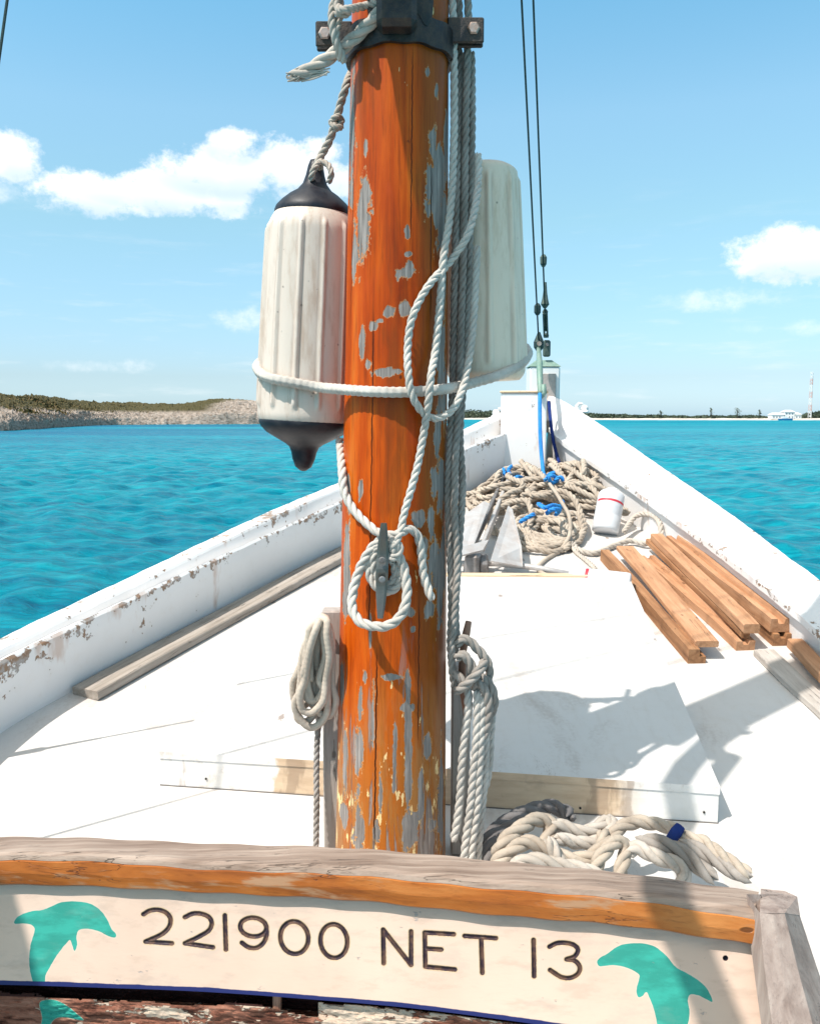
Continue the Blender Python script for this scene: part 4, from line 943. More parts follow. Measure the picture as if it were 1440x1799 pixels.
# left coil on its pin
cl_paths = []
gg = random.Random(12)
for (lx, bx, by, rx, y0) in ((523, 532, 1268, 566, 2.0), (518, 545, 1278, 584, 1.985), (530, 560, 1245, 588, 2.01), (514, 528, 1240, 556, 2.015), (535, 548, 1232, 572, 1.975), (545, 572, 1258, 592, 1.99), (527, 540, 1252, 578, 1.965), (550, 562, 1222, 583, 2.0)):
    u = lambda a: gg.uniform(-a, a)
    cl_paths.append([P(562+u(4), 1086+u(5), y0-.01), P(550+u(5), 1104+u(4), y0-.022), P(540+u(7), 1145+u(8), y0-.016), P((lx+540)/2+u(7), 1190+u(8), y0-.008+u(.008)), P(lx+u(3), by-34+u(6), y0+u(.006)), P(bx-8, by-4, y0+.008), P(bx+6, by, y0+.01), P((bx+rx)/2+8, by-22+u(5), y0+.004), P(rx-6+u(5), 1200+u(10), y0+u(.010)), P(rx-4+u(6), 1150+u(8), y0-.01), P(min(rx, 584)-4, 1112+u(6), y0-.018), P(570+u(4), 1090+u(4), y0-.012), P(560, 1084+u(4), y0)])
rope('coiled_line', cl_paths, .0088, M_coil, 'soft', 'bundle of tan cord coiled and hung on the pin left of the mast', 'rope coil')
rope('coil_tail', [P(566, 1085, 2.045), P(556, 1110, 2.06), P(562, 1180, 2.06), P(560, 1250, 2.06), P(556, 1330, 2.06), P(556, 1420, 2.05), P(554, 1520, 2.04)], .0078, M_halyard, 'laid', 'thin grey rope hanging straight down from the coil left of the mast', 'rope')

# right: knot on the pin and hanging strands
rope('pin_knot', [[P(800, 1135, 1.96), P(815, 1122, 1.955), P(838, 1140, 1.955), P(856, 1165, 1.955), P(858, 1190, 1.965), P(846, 1215, 1.975)],
     [P(800, 1160, 1.95), P(812, 1150, 1.94), P(826, 1166, 1.94), P(832, 1190, 1.945), P(838, 1215, 1.955)],
     [P(798, 1215, 1.95), P(812, 1208, 1.935), P(832, 1190, 1.925), P(846, 1172, 1.925), P(852, 1160, 1.945)],
     [P(795, 1180, 1.965), P(806, 1190, 1.955), P(822, 1205, 1.955), P(838, 1200, 1.96), P(846, 1180, 1.97)],
     [P(842, 1185, 1.955), P(858, 1200, 1.95), P(867, 1225, 1.95), P(864, 1250, 1.955), P(850, 1262, 1.965)],
     [P(835, 1195, 1.945), P(850, 1210, 1.94), P(858, 1235, 1.94), P(856, 1270, 1.945), P(848, 1300, 1.95)]], .0112, M_halyard, 'laid', 'knot of grey rope wrapped round the pin right of the mast', 'rope')
strands = [([(822, 1206), (822, 1250), (815, 1300), (811, 1350), (808, 1400), (802, 1450), (796, 1480)], 'innermost', 1.955), ([(838, 1212), (838, 1280), (832, 1350), (826, 1420), (818, 1480), (812, 1540)], 'second from the mast', 1.945),
           ([(848, 1220), (846, 1280), (842, 1350), (838, 1420), (830, 1480), (826, 1545)], 'third from the mast', 1.945), ([(856, 1235), (853, 1300), (851, 1360), (845, 1430), (840, 1490), (838, 1550)], 'fourth from the mast', 1.955), ([(864, 1245), (861, 1300), (858, 1350), (850, 1385), (846, 1370), (852, 1330)], 'outermost and shortest', 1.98)]
for pts, lb, y in strands:
    rope('hanging_strand', [P(a, b, y) for a, b in pts], .0102, M_cleatrope, 'laid', 'grey-white rope strand hanging right of the mast foot, '+lb, 'rope', 'rope strands hanging from the pin right of the mast')

# ------------------------------------------------------------------ board with the carved number
fA = curve([(-400, 1466), (0, 1468), (280, 1474), (560, 1486), (800, 1500), (1100, 1533), (1340, 1563), (1420, 1573), (1700, 1612)])
fB = curve([(-400, 1500), (0, 1503), (150, 1504), (330, 1515), (650, 1531), (895, 1552), (1130, 1575), (1330, 1604), (1420, 1617), (1700, 1660)])
fC = curve([(-400, 1553), (0, 1556), (360, 1567), (720, 1593), (1145, 1635), (1330, 1660), (1420, 1673), (1700, 1715)])
fE = curve([(-400, 1727), (0, 1730), (360, 1742), (720, 1770), (940, 1800), (1145, 1828), (1340, 1858), (1700, 1920)])
def smooth_curve(f, s=90):
    return lambda x: sum(f(x+d_*s) for d_ in (-1, -.5, 0, .5, 1))/5
fA, fB, fC, fE = map(smooth_curve, (fA, fB, fC, fE))
def BY(px): return 1.325 - .17*(px-CX)/F*1.45
def PB(px, py, dy=0.0): return P(px, py, BY(px)+dy)
board = thing('name_board', 'cream bulkhead board carved 221900 NET 13 with turquoise dolphins, in the foreground', 'name board', tuple(PB(600, 1660)))
strokes = [[(252, 1607), (262, 1601), (275, 1599), (290, 1603), (299, 1613), (298, 1627), (287, 1640), (256, 1655)], [(256, 1655), (302, 1658)],
 [(325, 1612), (338, 1606), (353, 1606), (367, 1612), (372, 1622), (368, 1634), (350, 1646), (325, 1658)], [(325, 1658), (374, 1665)],
 [(395, 1609), (397, 1669)],
 [(445+23*math.cos(a), 1629.5+16.5*math.sin(a)+.05*23*math.cos(a)) for a in np.linspace(0, 2*math.pi, 25)], [(468, 1630), (468, 1645), (462, 1658), (450, 1666), (437, 1665), (425, 1657)],
 [(517+24.5*math.cos(a), 1648+28.5*math.sin(a)+1.5*math.cos(a)) for a in np.linspace(0, 2*math.pi, 29)],
 [(586.5+23.5*math.cos(a), 1654+29.5*math.sin(a)+1.5*math.cos(a)) for a in np.linspace(0, 2*math.pi, 29)],
 [(674, 1693), (673, 1634), (722, 1696), (722, 1637)],
 [(747, 1699), (746, 1639)], [(746, 1639), (797, 1642)], [(747, 1667), (775, 1669)], [(747, 1699), (799, 1704)],
 [(816, 1645), (871, 1649)], [(845, 1648), (847, 1710)], [(937, 1652), (938, 1716)],
 [(965, 1664), (977, 1658), (992, 1657), (1008, 1661), (1015, 1669), (1010, 1680), (995, 1686)], [(995, 1686), (1010, 1689), (1018, 1699), (1016, 1710), (1004, 1718), (988, 1718), (966, 1705)]]
dolL = [(50, 365), (56, 348), (80, 332), (115, 322), (150, 318), (180, 306), (210, 293), (260, 288), (320, 298), (355, 322), (378, 355), (392, 385), (408, 405), (405, 415), (385, 412), (350, 395), (310, 385), (277, 390), (269, 412), (271, 440), (262, 463), (253, 440), (246, 424), (228, 442), (200, 478), (175, 520), (160, 550), (157, 620), (128, 620), (118, 580), (105, 530), (103, 480), (108, 440), (118, 405), (122, 385), (112, 372), (85, 366)]
dolL = [(x/2, y/2+1440) for x, y in dolL]
dolR = [(657, 622), (666, 607), (690, 594), (712, 578), (740, 562), (790, 555), (850, 563), (895, 594), (935, 640), (975, 662), (1015, 688), (1045, 718), (1062, 762), (1040, 752), (1010, 738), (984, 736), (976, 752), (982, 800), (972, 860), (955, 960), (890, 960), (870, 850), (857, 790), (840, 745), (830, 727), (815, 742), (803, 746), (795, 722), (802, 690), (805, 668), (785, 652), (750, 638), (715, 633), (680, 636), (663, 636)]
dolR = [(x/2+720, y/2+1380) for x, y in dolR]
dolB = [(70, 1762), (82, 1757), (98, 1758), (118, 1768), (134, 1781), (147, 1793), (130, 1791), (112, 1788), (98, 1790), (90, 1798), (84, 1815), (70, 1815), (74, 1790)]
def sd_poly(x, y, poly):
    d_ = np.full(x.shape, 1e9); inside = np.zeros(x.shape, bool); n = len(poly)
    for i in range(n):
        (x0, y0), (x1, y1) = poly[i], poly[(i+1) % n]; ex, ey = x1-x0, y1-y0
        t_ = np.clip(((x-x0)*ex+(y-y0)*ey)/(ex*ex+ey*ey+1e-9), 0, 1)
        d_ = np.minimum(d_, np.hypot(x-x0-t_*ex, y-y0-t_*ey))
        c_ = ((y0 > y) != (y1 > y)) & (x < (x1-x0)*(y-y0)/(y1-y0+1e-12)+x0); inside ^= c_
    return np.where(inside, -d_, d_)
def smooth_poly(poly):
    q = spline([(a, b, 0) for a, b in poly], 2.0, True)[:-1]; return [(a, b) for a, b, _ in q]
def sd_strokes(x, y):
    global strokes
    strokes = [[tuple(q[:2]) for q in spline([(a, b, 0) for a, b in s], 1.5)] if len(s) > 4 else s for s in strokes]
    d_ = np.full(x.shape, 1e9)
    for s in strokes:
        for (x0, y0), (x1, y1) in zip(s[:-1], s[1:]):
            ex, ey = x1-x0, y1-y0; t_ = np.clip(((x-x0)*ex+(y-y0)*ey)/(ex*ex+ey*ey+1e-9), 0, 1)
            d_ = np.minimum(d_, np.hypot(x-x0-t_*ex, y-y0-t_*ey))
    return d_
def build_panel():
    pxs = np.concatenate([np.linspace(-400, -12, 60), np.arange(-10, 1346, 1.15)]); ny = 190
    PX = np.repeat(pxs[:, None], ny+1, 1); tt = np.linspace(0, 1, ny+1)
    c = np.array([fC(x)-6 for x in pxs]); e = np.array([fE(x) for x in pxs])
    PY = c[:, None] + (e-c)[:, None]*tt[None, :]
    Yf = np.array([BY(x) for x in pxs])[:, None] + .010 - .063*tt[None, :]
    sdt = sd_strokes(PX, PY)
    sdd = np.minimum(sd_poly(PX, PY, smooth_poly(dolL)), sd_poly(PX, PY, smooth_poly(dolR)))
    wd = 4.6
    dep = np.clip((wd-sdt)/wd, 0, 1)*.0034
    hole = np.hypot(PX-1274, PY-1684); dep += np.clip((5-hole)/3, 0, 1)*.006
    Yf = Yf + dep
    yv = (CY-PY)/F; k = Yf/(cp+yv*sp); V = np.stack([k*(PX-CX)/F, Yf, k*(yv*cp-sp)], -1).reshape(-1, 3)
    n2_ = ny+1; i = np.arange(len(pxs)-1)[:, None]*n2_; j = np.arange(ny)[None, :]
    Fq = np.stack([i+j, i+j+1, i+n2_+j+1, i+n2_+j], -1).reshape(-1, 4)
    m, n, b = new_mat('board_paint'); co = n.coord('Object')
    g = n.noise(n.scale(co, .25, 1, 1), 55, 5, .6); f = n.noise(n.scale(co, .2, 1, 1), 200, 4, .6); bg_ = n.noise(co, 5, 4)
    c_ = n.mix(n.step(bg_, .35, .7), (.58, .435, .345), (.54, .395, .31))
    c_ = n.mix(n.math('MULTIPLY', n.step(g, .5, .68), .5), c_, (.44, .32, .25))
    # scratches / nicks
    nk = n.step(n.noise(n.scale(co, .5, 1, 1.3), 60, 5, .7), .665, .69)
    teal = n.mix(n.step(g, .38, .62), (.030, .30, .235), (.022, .225, .175))
    sdd_ = n.math('ADD', n.attr('dolphin'), n.math('MULTIPLY', n.math('SUBTRACT', f, .5), 1.8))
    outl = n.math('MULTIPLY', n.step(sdd_, 2.6, 1.2), .5)
    c_ = n.mix(outl, c_, (.60, .48, .39))
    c_ = n.mix(n.step(sdd_, .45, -.45), c_, teal)
    wsh = n.math('MULTIPLY', n.step(n.noise(n.scale(co, .35, 1, 1), 26, 6, .68), .52, .68), .30); c_ = n.mix(n.math('MULTIPLY', wsh, n.step(sdd_, -.4, .8, .25, 1)), c_, (.36, .30, .26))
    c_ = n.mix(n.math('MULTIPLY', nk, .75), c_, (.30, .27, .26))
    sdt_ = n.math('ADD', n.attr('carve'), n.math('MULTIPLY', n.math('SUBTRACT', n.noise(co, 260, 3), .5), 1.4))
    edge = n.math('MULTIPLY', n.step(sdt_, 6.6, 5.0), .6)
    c_ = n.mix(edge, c_, (.44, .33, .17))
    ink = n.mix(n.step(n.noise(co, 70, 3), .42, .6), (.035, .022, .03), (.10, .055, .04))
    c_ = n.mix(n.step(sdt_, 4.5, 3.8), c_, ink)
    c_ = n.mix(n.step(n.attr('hole'), 5.2, 4.2), c_, (.02, .018, .03))
    blue = n.step(n.math('ADD', n.attr('edge'), n.math('MULTIPLY', n.math('SUBTRACT', g, .5), .03)), .955, .962)
    c_ = n.mix(blue, c_, (.008, .012, .09))
    setp(n, b, c_, .5, spec=.35, normal=n.bump(n.math('SUBTRACT', n.math('ADD', n.math('MULTIPLY', g, .5), n.math('MULTIPLY', f, .2)), nk), .0011, .6))
    o = np_obj('panel', V, Fq, m, board, smooth=False)
    fattr(o, 'dolphin', sdd.ravel()); fattr(o, 'carve', sdt.ravel()); fattr(o, 'hole', np.abs(hole.ravel()-0)); fattr(o, 'edge', np.broadcast_to(tt, PX.shape).ravel())
build_panel()
def build_board_frame():
    # top rail: grey weathered top, varnished aft face, both one moulding with rounded edges
    def rail(name, mat, prof, x0=-400, x1=1333, wear=False):
        pxs = np.arange(x0, x1+1, 6.0); V = []; k = len(prof(0))
        for x in pxs:
            q = prof(x)
            wv = .0014*math.sin(x*.013)+.0009*math.sin(x*.05)
            V += [p+Vector((0, wv*.5, wv)) for p in q]
        Fq = [(i*k+j, i*k+(j+1) % k, (i+1)*k+(j+1) % k, (i+1)*k+j) for i in range(len(pxs)-1) for j in range(k)]
        Fq += [tuple(range(k))[::-1], tuple((len(pxs)-1)*k+j for j in range(k))]
        return mesh_obj(name, V, Fq, mat, board, smooth=False)
    def P_top(x):
        bk = PB(x, fA(x), .105); fr_ = PB(x, fB(x)+2, .0); up = Vector((0, 0, 1))
        r = .007
        return [fr_-up*.020+Vector((0, .010, 0)), fr_-up*.006+Vector((0, -.004, 0)), fr_+up*.001+Vector((0, .000, 0)), fr_+up*.004+Vector((0, .008, 0)), bk+Vector((0, -.010, .002)), bk+Vector((0, -.002, -.003)), bk-up*.025]
    rail('top_rail', M_greywood_x, P_top)
    def P_var(x):
        a = PB(x, fB(x)+4, -.001); b = PB(x, fC(x), -.004); 
        return [a+Vector((0, .03, -.004)), a+Vector((0, .004, -.003)), a.lerp(b, .12)+Vector((0, -.005, 0)), a.lerp(b, .5)+Vector((0, -.008, 0)), a.lerp(b, .88)+Vector((0, -.006, 0)), b+Vector((0, .002, 0)), b+Vector((0, .033, .002))]
    rail('varnished_strip', M_varnish, P_var)
    # right end post, running down and outwards
    mb = MB(); vs = []
    st = [(1334, 1402, 1572, 1606), (1336, 1409, 1640, 1660), (1341, 1430, 1690, 1700), (1350, 1447, 1760, 1765), (1362, 1470, 1850, 1850)]
    N_ = 24
    xs_ = np.linspace(0, 1, N_)
    for u in xs_:
        y = 1606+u*270; x0 = np.interp(y, [1606, 1700, 1860], [1334, 1342, 1364]); x1 = np.interp(y, [1606, 1700, 1860], [1405, 1436, 1492]); dy = -.010-.075*u*1.45
        xm = x0+(x1-x0)*.62
        a = P(x0, y-2, BY(1370)+dy); b = P(xm, y, BY(1370)+dy-.004); c = P(x1, y+4, BY(1370)+dy+.035)
        vs += [a+Vector((0, .05, 0)), a, a.lerp(b, .5)+Vector((0, -.003, 0)), b, c, c+Vector((.0, .06, 0))]
    k = 6
    fs = [(i*k+j, (i+1)*k+j, (i+1)*k+(j+1) % k, i*k+(j+1) % k) for i in range(N_-1) for j in range(k)]+[tuple((N_-1)*k+j for j in range(k))]
    mb.add(vs, fs)
    # top cap of the post meeting the rail
    a = P(1334, 1606, BY(1370)-.010); b = P(1378, 1606, BY(1370)-.014); c = P(1405, 1610, BY(1370)+.025); bk = P(1336, 1563, BY(1370)+.10); bk2 = P(1378, 1567, BY(1370)+.10); bk3 = P(1400, 1577, BY(1370)+.09)
    # keep cap a hair above post
    up = Vector((0, 0, .003)); dn = Vector((0, 0, -.03))
    up = Vector((0, 0, .0012)); cv = [a+up, b+up, c+up, bk3+up, bk2+up, bk+up]; mb.add(cv+[v+dn for v in cv], [(0, 1, 2, 3, 4, 5)]+[(i, i+6, (i+1) % 6+6, (i+1) % 6) for i in range(6)])
    mb.build('end_post', wood_mat('grey_post', [(.18, .13, .11), (.30, .235, .205), (.41, .34, .30)], 'Z', 40, along=.12), board)
    # rotten lower plank with split, peeling paint
    pxs = np.arange(-400, 1346, 2.5); rows = 60; V = []; rot = []
    for x in pxs:
        y0 = fE(x); 
        for j in range(rows+1):
            t_ = j/rows; y = y0 - 3 + t_*(145)
            nz = mnoise.fractal(Vector((x*.008, t_*5, 2)), .8, 2.1, 5); nz2 = mnoise.fractal(Vector((x*.03, t_*14, 7)), .8, 2.1, 4)
            gap = 30 if x < 560 else 8
            depth = .050 if (t_*145 < gap*(.7+.5*nz)) else .008
            if t_*145 < 6: depth = .05
            V.append(P(x, y, BY(x)-.053+depth+.008*nz+.004*nz2)); rot.append(nz+.5*nz2)
    k = rows+1; Fq = [(i*k+j, i*k+j+1, (i+1)*k+j+1, (i+1)*k+j) for i in range(len(pxs)-1) for j in range(rows)]
    m, n, b = new_mat('rotten_plank'); co = n.coord('Object'); g = n.noise(n.scale(co, .12, 1, 1), 60, 6, .65, .6); bl = n.noise(n.scale(co, .35, 1, 1), 14, 5, .65); f = n.noise(n.scale(co, .3, 1, 1), 160, 4)
    wood = n.ramp(g, [(.35, (.05, .018, .012)), (.5, (.21, .085, .055)), (.66, (.33, .16, .11))])
    pt = n.step(n.math('ADD', bl, n.math('MULTIPLY', n.math('SUBTRACT', f, .5), .2)), .50, .52)
    paint = n.mix(n.step(f, .45, .6), (.52, .42, .33), (.47, .36, .28))
    sdd = n.attr('dolphin'); paint = n.mix(n.step(sdd, .6, -.6), paint, (.03, .28, .22))
    c_ = n.mix(n.math('MAXIMUM', pt, n.step(sdd, 1, 0)), wood, paint)
    deep = n.attr('deep'); c_ = n.mix(n.step(deep, .3, .7), c_, (.035, .012, .010))
    setp(n, b, c_, .8, spec=.15, normal=n.bump(n.math('ADD', g, pt), .004, 1))
    o = mesh_obj('lower_plank', V, Fq, m, board); PX = np.repeat(pxs, k); PYY = np.array([fE(x)-3+j/rows*145 for x in pxs for j in range(k)])
    fattr(o, 'dolphin', sd_poly(PX, PYY, smooth_poly(dolB)))
    fattr(o, 'deep', [1.0 if ((j/rows*145) < (24 if x < 560 else 7)) else 0 for x in pxs for j in range(k)])
    for px in (486,):
        a = P(px, fE(px)-2, BY(px)-.035); mb = MB(); mb.box(a+Vector((0, .004, -.02)), .013, .02, .06, bev=.003); mb.build('dowel', M_pin, board)
    # forward side and wall below, closing the bulkhead
    V = []
    for x in np.arange(-400, 1405, 40):
        bk = PB(x, fA(x), .098); V += [bk-Vector((0, 0, .024)), Vector((bk.x, bk.y, deckz(bk.y)-.1))]
    k = 2; Fq = [(i*2, i*2+1, i*2+3, i*2+2) for i in range(len(V)//2-1)]
    mesh_obj('forward_face', V, Fq, M_white, board)
build_board_frame()

# ------------------------------------------------------------------ timbers and planks on deck
def plank(name, a, b, w, h, mat, label, group=None, tilt=0.0, zoff=0.0, profile='box', cat='timber', bev=.004):
    """a near end, b far end (deck points, centre of the underside)"""
    a = Vector(a); b = Vector(b); d_ = (b-a); L = d_.length; y = d_.normalized(); x = y.cross(Vector((0, 0, 1))).normalized(); z = x.cross(y)
    if tilt: q = Matrix.Rotation(tilt, 3, y); x = q @ x; z = q @ z
    if profile == 'box': sec = [(-w/2, bev), (-w/2+bev, 0), (w/2-bev, 0), (w/2, bev), (w/2, h-bev), (w/2-bev, h), (-w/2+bev, h), (-w/2, h-bev)]
    elif profile == 'rabbet': sec = [(-w/2, 0), (w/2, 0), (w/2, h*.48), (w*.12, h*.48), (w*.12, h), (-w/2, h)]
    elif profile == 'under': sec = [(-w/2, h*.5), (-w*.1, h*.5), (-w*.1, 0), (w/2, 0), (w/2, h), (-w/2, h)]
    elif profile == 'channel': sec = [(-w/2, 0), (w/2, 0), (w/2, h), (w*.2, h), (w*.14, h*.62), (-w*.14, h*.62), (-w*.2, h), (-w/2, h)]
    n = len(sec); K = 14; vs = []
    rr_ = random.Random(int(a.x*1000))
    for i in range(K+1):
        c = a.lerp(b, i/K) + z*zoff + x*(.003*math.sin(i*.5+a.x*9)) + z*(.0015*math.sin(i*.8))
        vs += [c + x*p + z*q for p, q in sec]
    fs = [(i*n+k, (i+1)*n+k, (i+1)*n+(k+1) % n, i*n+(k+1) % n) for i in range(K) for k in range(n)]
    fs += [tuple(range(n)), tuple(K*n+k for k in range(n))[::-1]]
    # local frame so that the grain follows the plank
    M4 = Matrix((x, y, z)).transposed().to_4x4(); M4.translation = a; inv = M4.inverted()
    o = mesh_obj(name, [inv @ v for v in vs], fs, mat); o.matrix_world = M4
    tag(o, label, cat, group); return o
TG = 'loose timbers stacked on the right of the foredeck'
plank('timber', D(1224, 1166), D(1066, 984), .070, .060, M_timber_d, 'brown rabbeted timber nearest the hatch, half under the wide pale plank', TG, profile='rabbet')
plank('timber', D(1240, 1160), D(1097, 984), .092, .026, M_timber, 'wide pale flat plank on top of the timber nearest the hatch', TG, zoff=.055)
plank('timber', D(1309, 1143), D(1135, 988), .078, .040, M_timber, 'grooved light timber lying flat on deck, second from the hatch', TG, profile='channel')
plank('timber', D(1307, 1138), D(1138, 968), .036, .032, M_timber_d, 'thin dark-edged strip sandwiched between the grooved timber and the pale one above', TG, zoff=.041)
plank('timber', D(1316, 1143), D(1150, 972), .066, .040, M_timber, 'pale timber on top of the middle stack', TG, zoff=.074)
plank('timber', D(1372, 1135), D(1185, 975), .080, .052, M_timber_d, 'dark-ended grooved timber at the bottom of the stack beside the bulwark', TG, profile='channel')
plank('timber', D(1366, 1132), D(1180, 975), .088, .058, M_timber, 'tall pale timber on top of the stack beside the bulwark', TG, zoff=.054, profile='channel')
plank('timber', D(1490, 1255), D(1392, 1150), .060, .040, M_timber, 'short orange timber leaning low against the bulwark at the right edge', TG, zoff=.03)
plank('grey_plank', D(1475, 1280), D(1340, 1152), .085, .028, M_greywood, 'weathered grey plank on deck under the short orange timber', cat='plank')
plank('grey_plank', D(150, 1226), D(640, 957), .125, .034, M_plankgrey, 'long weathered plank lying on deck along the left bulwark', cat='plank')

# ------------------------------------------------------------------ bow: bitt post, stem, chocks
def build_bow():
    t = thing('bitt_post', 'big square white post standing at the bow behind the rope heap', 'post', tuple(D(925, 850)))
    Y = 6.15; a = P(884, 690, Y); b = P(964, 684, Y); cx_ = (a.x+b.x)/2; zt = a.z; z0 = deckz(Y)-.02; w_ = b.x-a.x
    rot = Matrix.Rotation(R(-9), 3, 'Z'); mb = MB(); mb.box((cx_, Y+.1, (zt+z0)/2), w_, .20, zt-z0, rot, .008)
    # roughen: subdivided by building as painted wood
    o = mb.build('post_body', M_bulwark, t); fattr(o, 'wear', [.3]*len(o.data.vertices))
    mb = MB(); mb.box((cx_+.0, Y+.1, zt+.008), w_+.02, .22, .014, rot, .004); o = mb.build('post_cap', M_tanply, t)
    t = thing('stem_head', 'white stem post at the very bow with a green copper cap', 'stem post', tuple(P(958, 700, 7.05)))
    Y = 7.05; a = P(931, 652, Y); b = P(984, 652, Y); x = (a.x+b.x)/2; w_ = b.x-a.x; zt = P(958, 644, Y).z; zb = P(958, 760, Y).z
    mb = MB(); mb.box((x, Y+.12, (zt+zb)/2), w_, .24, zt-zb, bev=.012); mb.build('post_body', M_white, t)
    mb = MB(); zz = zt+.002; h = .055
    vs = [(x-w_/2-.006, Y-.006, zz), (x+w_/2+.006, Y-.006, zz), (x+w_/2+.006, Y+.246, zz), (x-w_/2-.006, Y+.246, zz), (x-w_/4, Y+.06, zz+h), (x+w_/4, Y+.06, zz+h), (x+w_/4, Y+.18, zz+h), (x-w_/4, Y+.18, zz+h)]
    mb.add(vs, [(0, 1, 5, 4), (1, 2, 6, 5), (2, 3, 7, 6), (3, 0, 4, 7), (4, 5, 6, 7), (3, 2, 1, 0)]); mb.build('copper_cap', M_green, t)
    mb = MB(); p = P(962, 678, Y-.005); mb.box(p, .13, .02, .20, bev=.004); mb.build('recess_panel', simple('grey_panel', (.40, .35, .32), .8), t)  # panel in plain grey wood
    # chain plate on the cap
    mb = MB(); p = P(960, 612, Y+.03); mb.box(p, .062, .03, .135, bev=.012); mb.build('chain_plate', M_greend, t)
    mb = MB(); mb.lathe(p+Vector((0, -.02, .03)), [(.014, 0), (.014, .012)], 8, Matrix.Rotation(R(90), 3, 'X')); mb.build('bolt', M_galvd, t)
    # mooring chocks
    for px, py, Yc, lb, s in ((1022, 716, 6.45, 'white fairlead chock on the right rail near the bow', 1), (876, 724, 6.5, 'white fairlead chock on the left rail near the bow', -1)):
        p = P(px, py, Yc); mb = MB()
        mb.box(p+Vector((0, 0, -.03)), .10, .07, .022, Matrix.Rotation(R(-15*s), 3, 'Z'), .008)
        mb.box(p+Vector((.02*s, .01, -.005)), .055, .06, .05, Matrix.Rotation(R(8), 3, 'Y'), .016)
        mb.tube([p+Vector((-.032*s, 0, -.02)), p+Vector((-.040*s, 0, .010)), p+Vector((-.022*s, 0, .030)), p+Vector((.004*s, 0, .026))], [.017, .016, .013, .009], 8)
        o = mb.build('chock', M_white, smooth=False); tag(o, lb, 'chock', 'fairlead chocks at the bow')
    # stays
    mh = Vector((mast_axis(5.4)[0], MY+.1, 5.5))
    def stay(name, base_px, base_py, Yb, top, label, fit):
        b0 = P(base_px, base_py, Yb); t = thing(name, label, 'stay', tuple(b0), 'wire stays from the bow')
        d_ = (top-b0); Ld = d_.length; d_.normalize()
        L1 = .50
        mb = MB(); mb.tube([b0+d_*fit, b0+d_*Ld], .0068, 6); mb.build('wire', M_wire, t, smooth=True)
        return t, b0, d_
    t, b0, d_ = stay('forestay', 959, 598, 7.08, mh, 'right-hand dark wire stay rising from the bow cap, with turnbuckle', .1)
    mb = MB(); 
    for s in (-1, 1): mb.tube([b0+d_*.05+Vector((s*.013, 0, 0)), b0+d_*.28+Vector((s*.013, 0, 0))], .009, 6)
    mb.lathe(b0+d_*.03, [(.02, 0), (.024, .02), (.016, .035)], 10); mb.lathe(b0+d_*.27, [(.016, 0), (.024, .02), (.012, .04)], 10)
    mb.build('turnbuckle', M_greend, t)
    mb = MB(); mb.lathe(b0+d_*.33, [(.012, 0), (.034, .03), (.024, .07), (.016, .12), (.010, .2)], 10); mb.build('thimble', M_greend, t)
    mb = MB(); mb.lathe(b0+d_*.72, [(.012, 0), (.024, .02), (.026, .07), (.012, .09)], 10); mb.build('clamp', M_greend, t)
    top2 = mh + Vector((-.06, -.02, -.35))
    t, b0, d_ = stay('inner_forestay', 946, 600, 6.9, top2, 'left-hand dark wire stay rising from the bow, tied off with blue rope below', 0)
    mb = MB(); mb.lathe(b0+d_*.27, [(.012, 0), (.026, .02), (.026, .07), (.012, .09)], 10); mb.build('clamp', M_wire, t)
    mb = MB(); mb.lathe(b0+d_*-.02, [(.018, -.06), (.040, -.03), (.042, .01), (.026, .05), (.010, .09)], 10); mb.build('thimble', M_wire, t)
    mb = MB(); mb.lathe(b0+Vector((-.004, -.045, -.02)), [(.018, 0), (.018, .02)], 10, Matrix.Rotation(R(90), 3, 'X')); mb.build('pin', M_bolt, t)
    q = P(949, 690, 6.1)
    mb = MB(); mb.tube([b0+Vector((0, 0, -.05)), b0.lerp(q, .45), q], [.017, .024, .020], 8); mb.tube([q+Vector((.02, 0, .06)), q+Vector((.028, 0, .0)), q+Vector((.0, 0, -.03))], .018, 8); mb.build('strap', M_green, t, smooth=True)
build_bow()
rope('blue_line', [P(948, 690, 6.08), P(948, 730, 6.0), P(949, 770, 5.95), P(952, 810, 5.9), P(957, 838, 5.8), P(968, 832, 5.7), P(985, 828, 5.7)], .0135, M_blue, 'plain', 'bright blue rope hanging down the front of the bow post', 'rope')
rope('navy_line', [P(964, 704, 6.5), P(966, 730, 6.45), P(971, 770, 6.35), P(978, 800, 6.25), P(987, 826, 6.0)], .0125, M_navy, 'plain', 'dark blue rope falling right of the bow post into the heap', 'rope')

# ------------------------------------------------------------------ rope heap at the bow
def heap_path(cx_, cy_, rx, ry, turns, g, mound, drift=.05, hmax=.2, n_per=14):
    pts = []; a = g.uniform(0, 6.28); x0, y0 = cx_, cy_
    for i in range(int(turns*n_per)):
        if i % n_per == 0: ex = g.uniform(.35, 1.12); ey = g.uniform(.35, 1.12); x0 = cx_+g.gauss(0, drift); y0 = cy_+g.gauss(0, drift); lay = g.uniform(.15, 1.0); tl = g.gauss(0, .25)
        a += 2*math.pi/n_per; x = x0+rx*ex*math.cos(a)+g.gauss(0, .008); y = y0+ry*ey*math.sin(a)+g.gauss(0, .008)
        h = mound(x, y)*lay*(1+tl*math.sin(a)+.35*math.sin(2*a+lay*9)); x, y = keep_in(x, y); pts.append(Vector((x, y, deckz(y)+.02+max(h, 0)+g.uniform(0, .012))))
    return pts
g = random.Random(21)
def keep_in(x, y):
    k = int(np.argmin(np.abs(np.array([q[-1][1] for q in secR])-y))); xr = secR[k][-1][0]-.07
    k = int(np.argmin(np.abs(np.array([q[-1][1] for q in secL])-y))); xl = secL[k][-1][0]+.05
    return max(min(x, xr), xl), min(y, 6.05)
RH = .0180
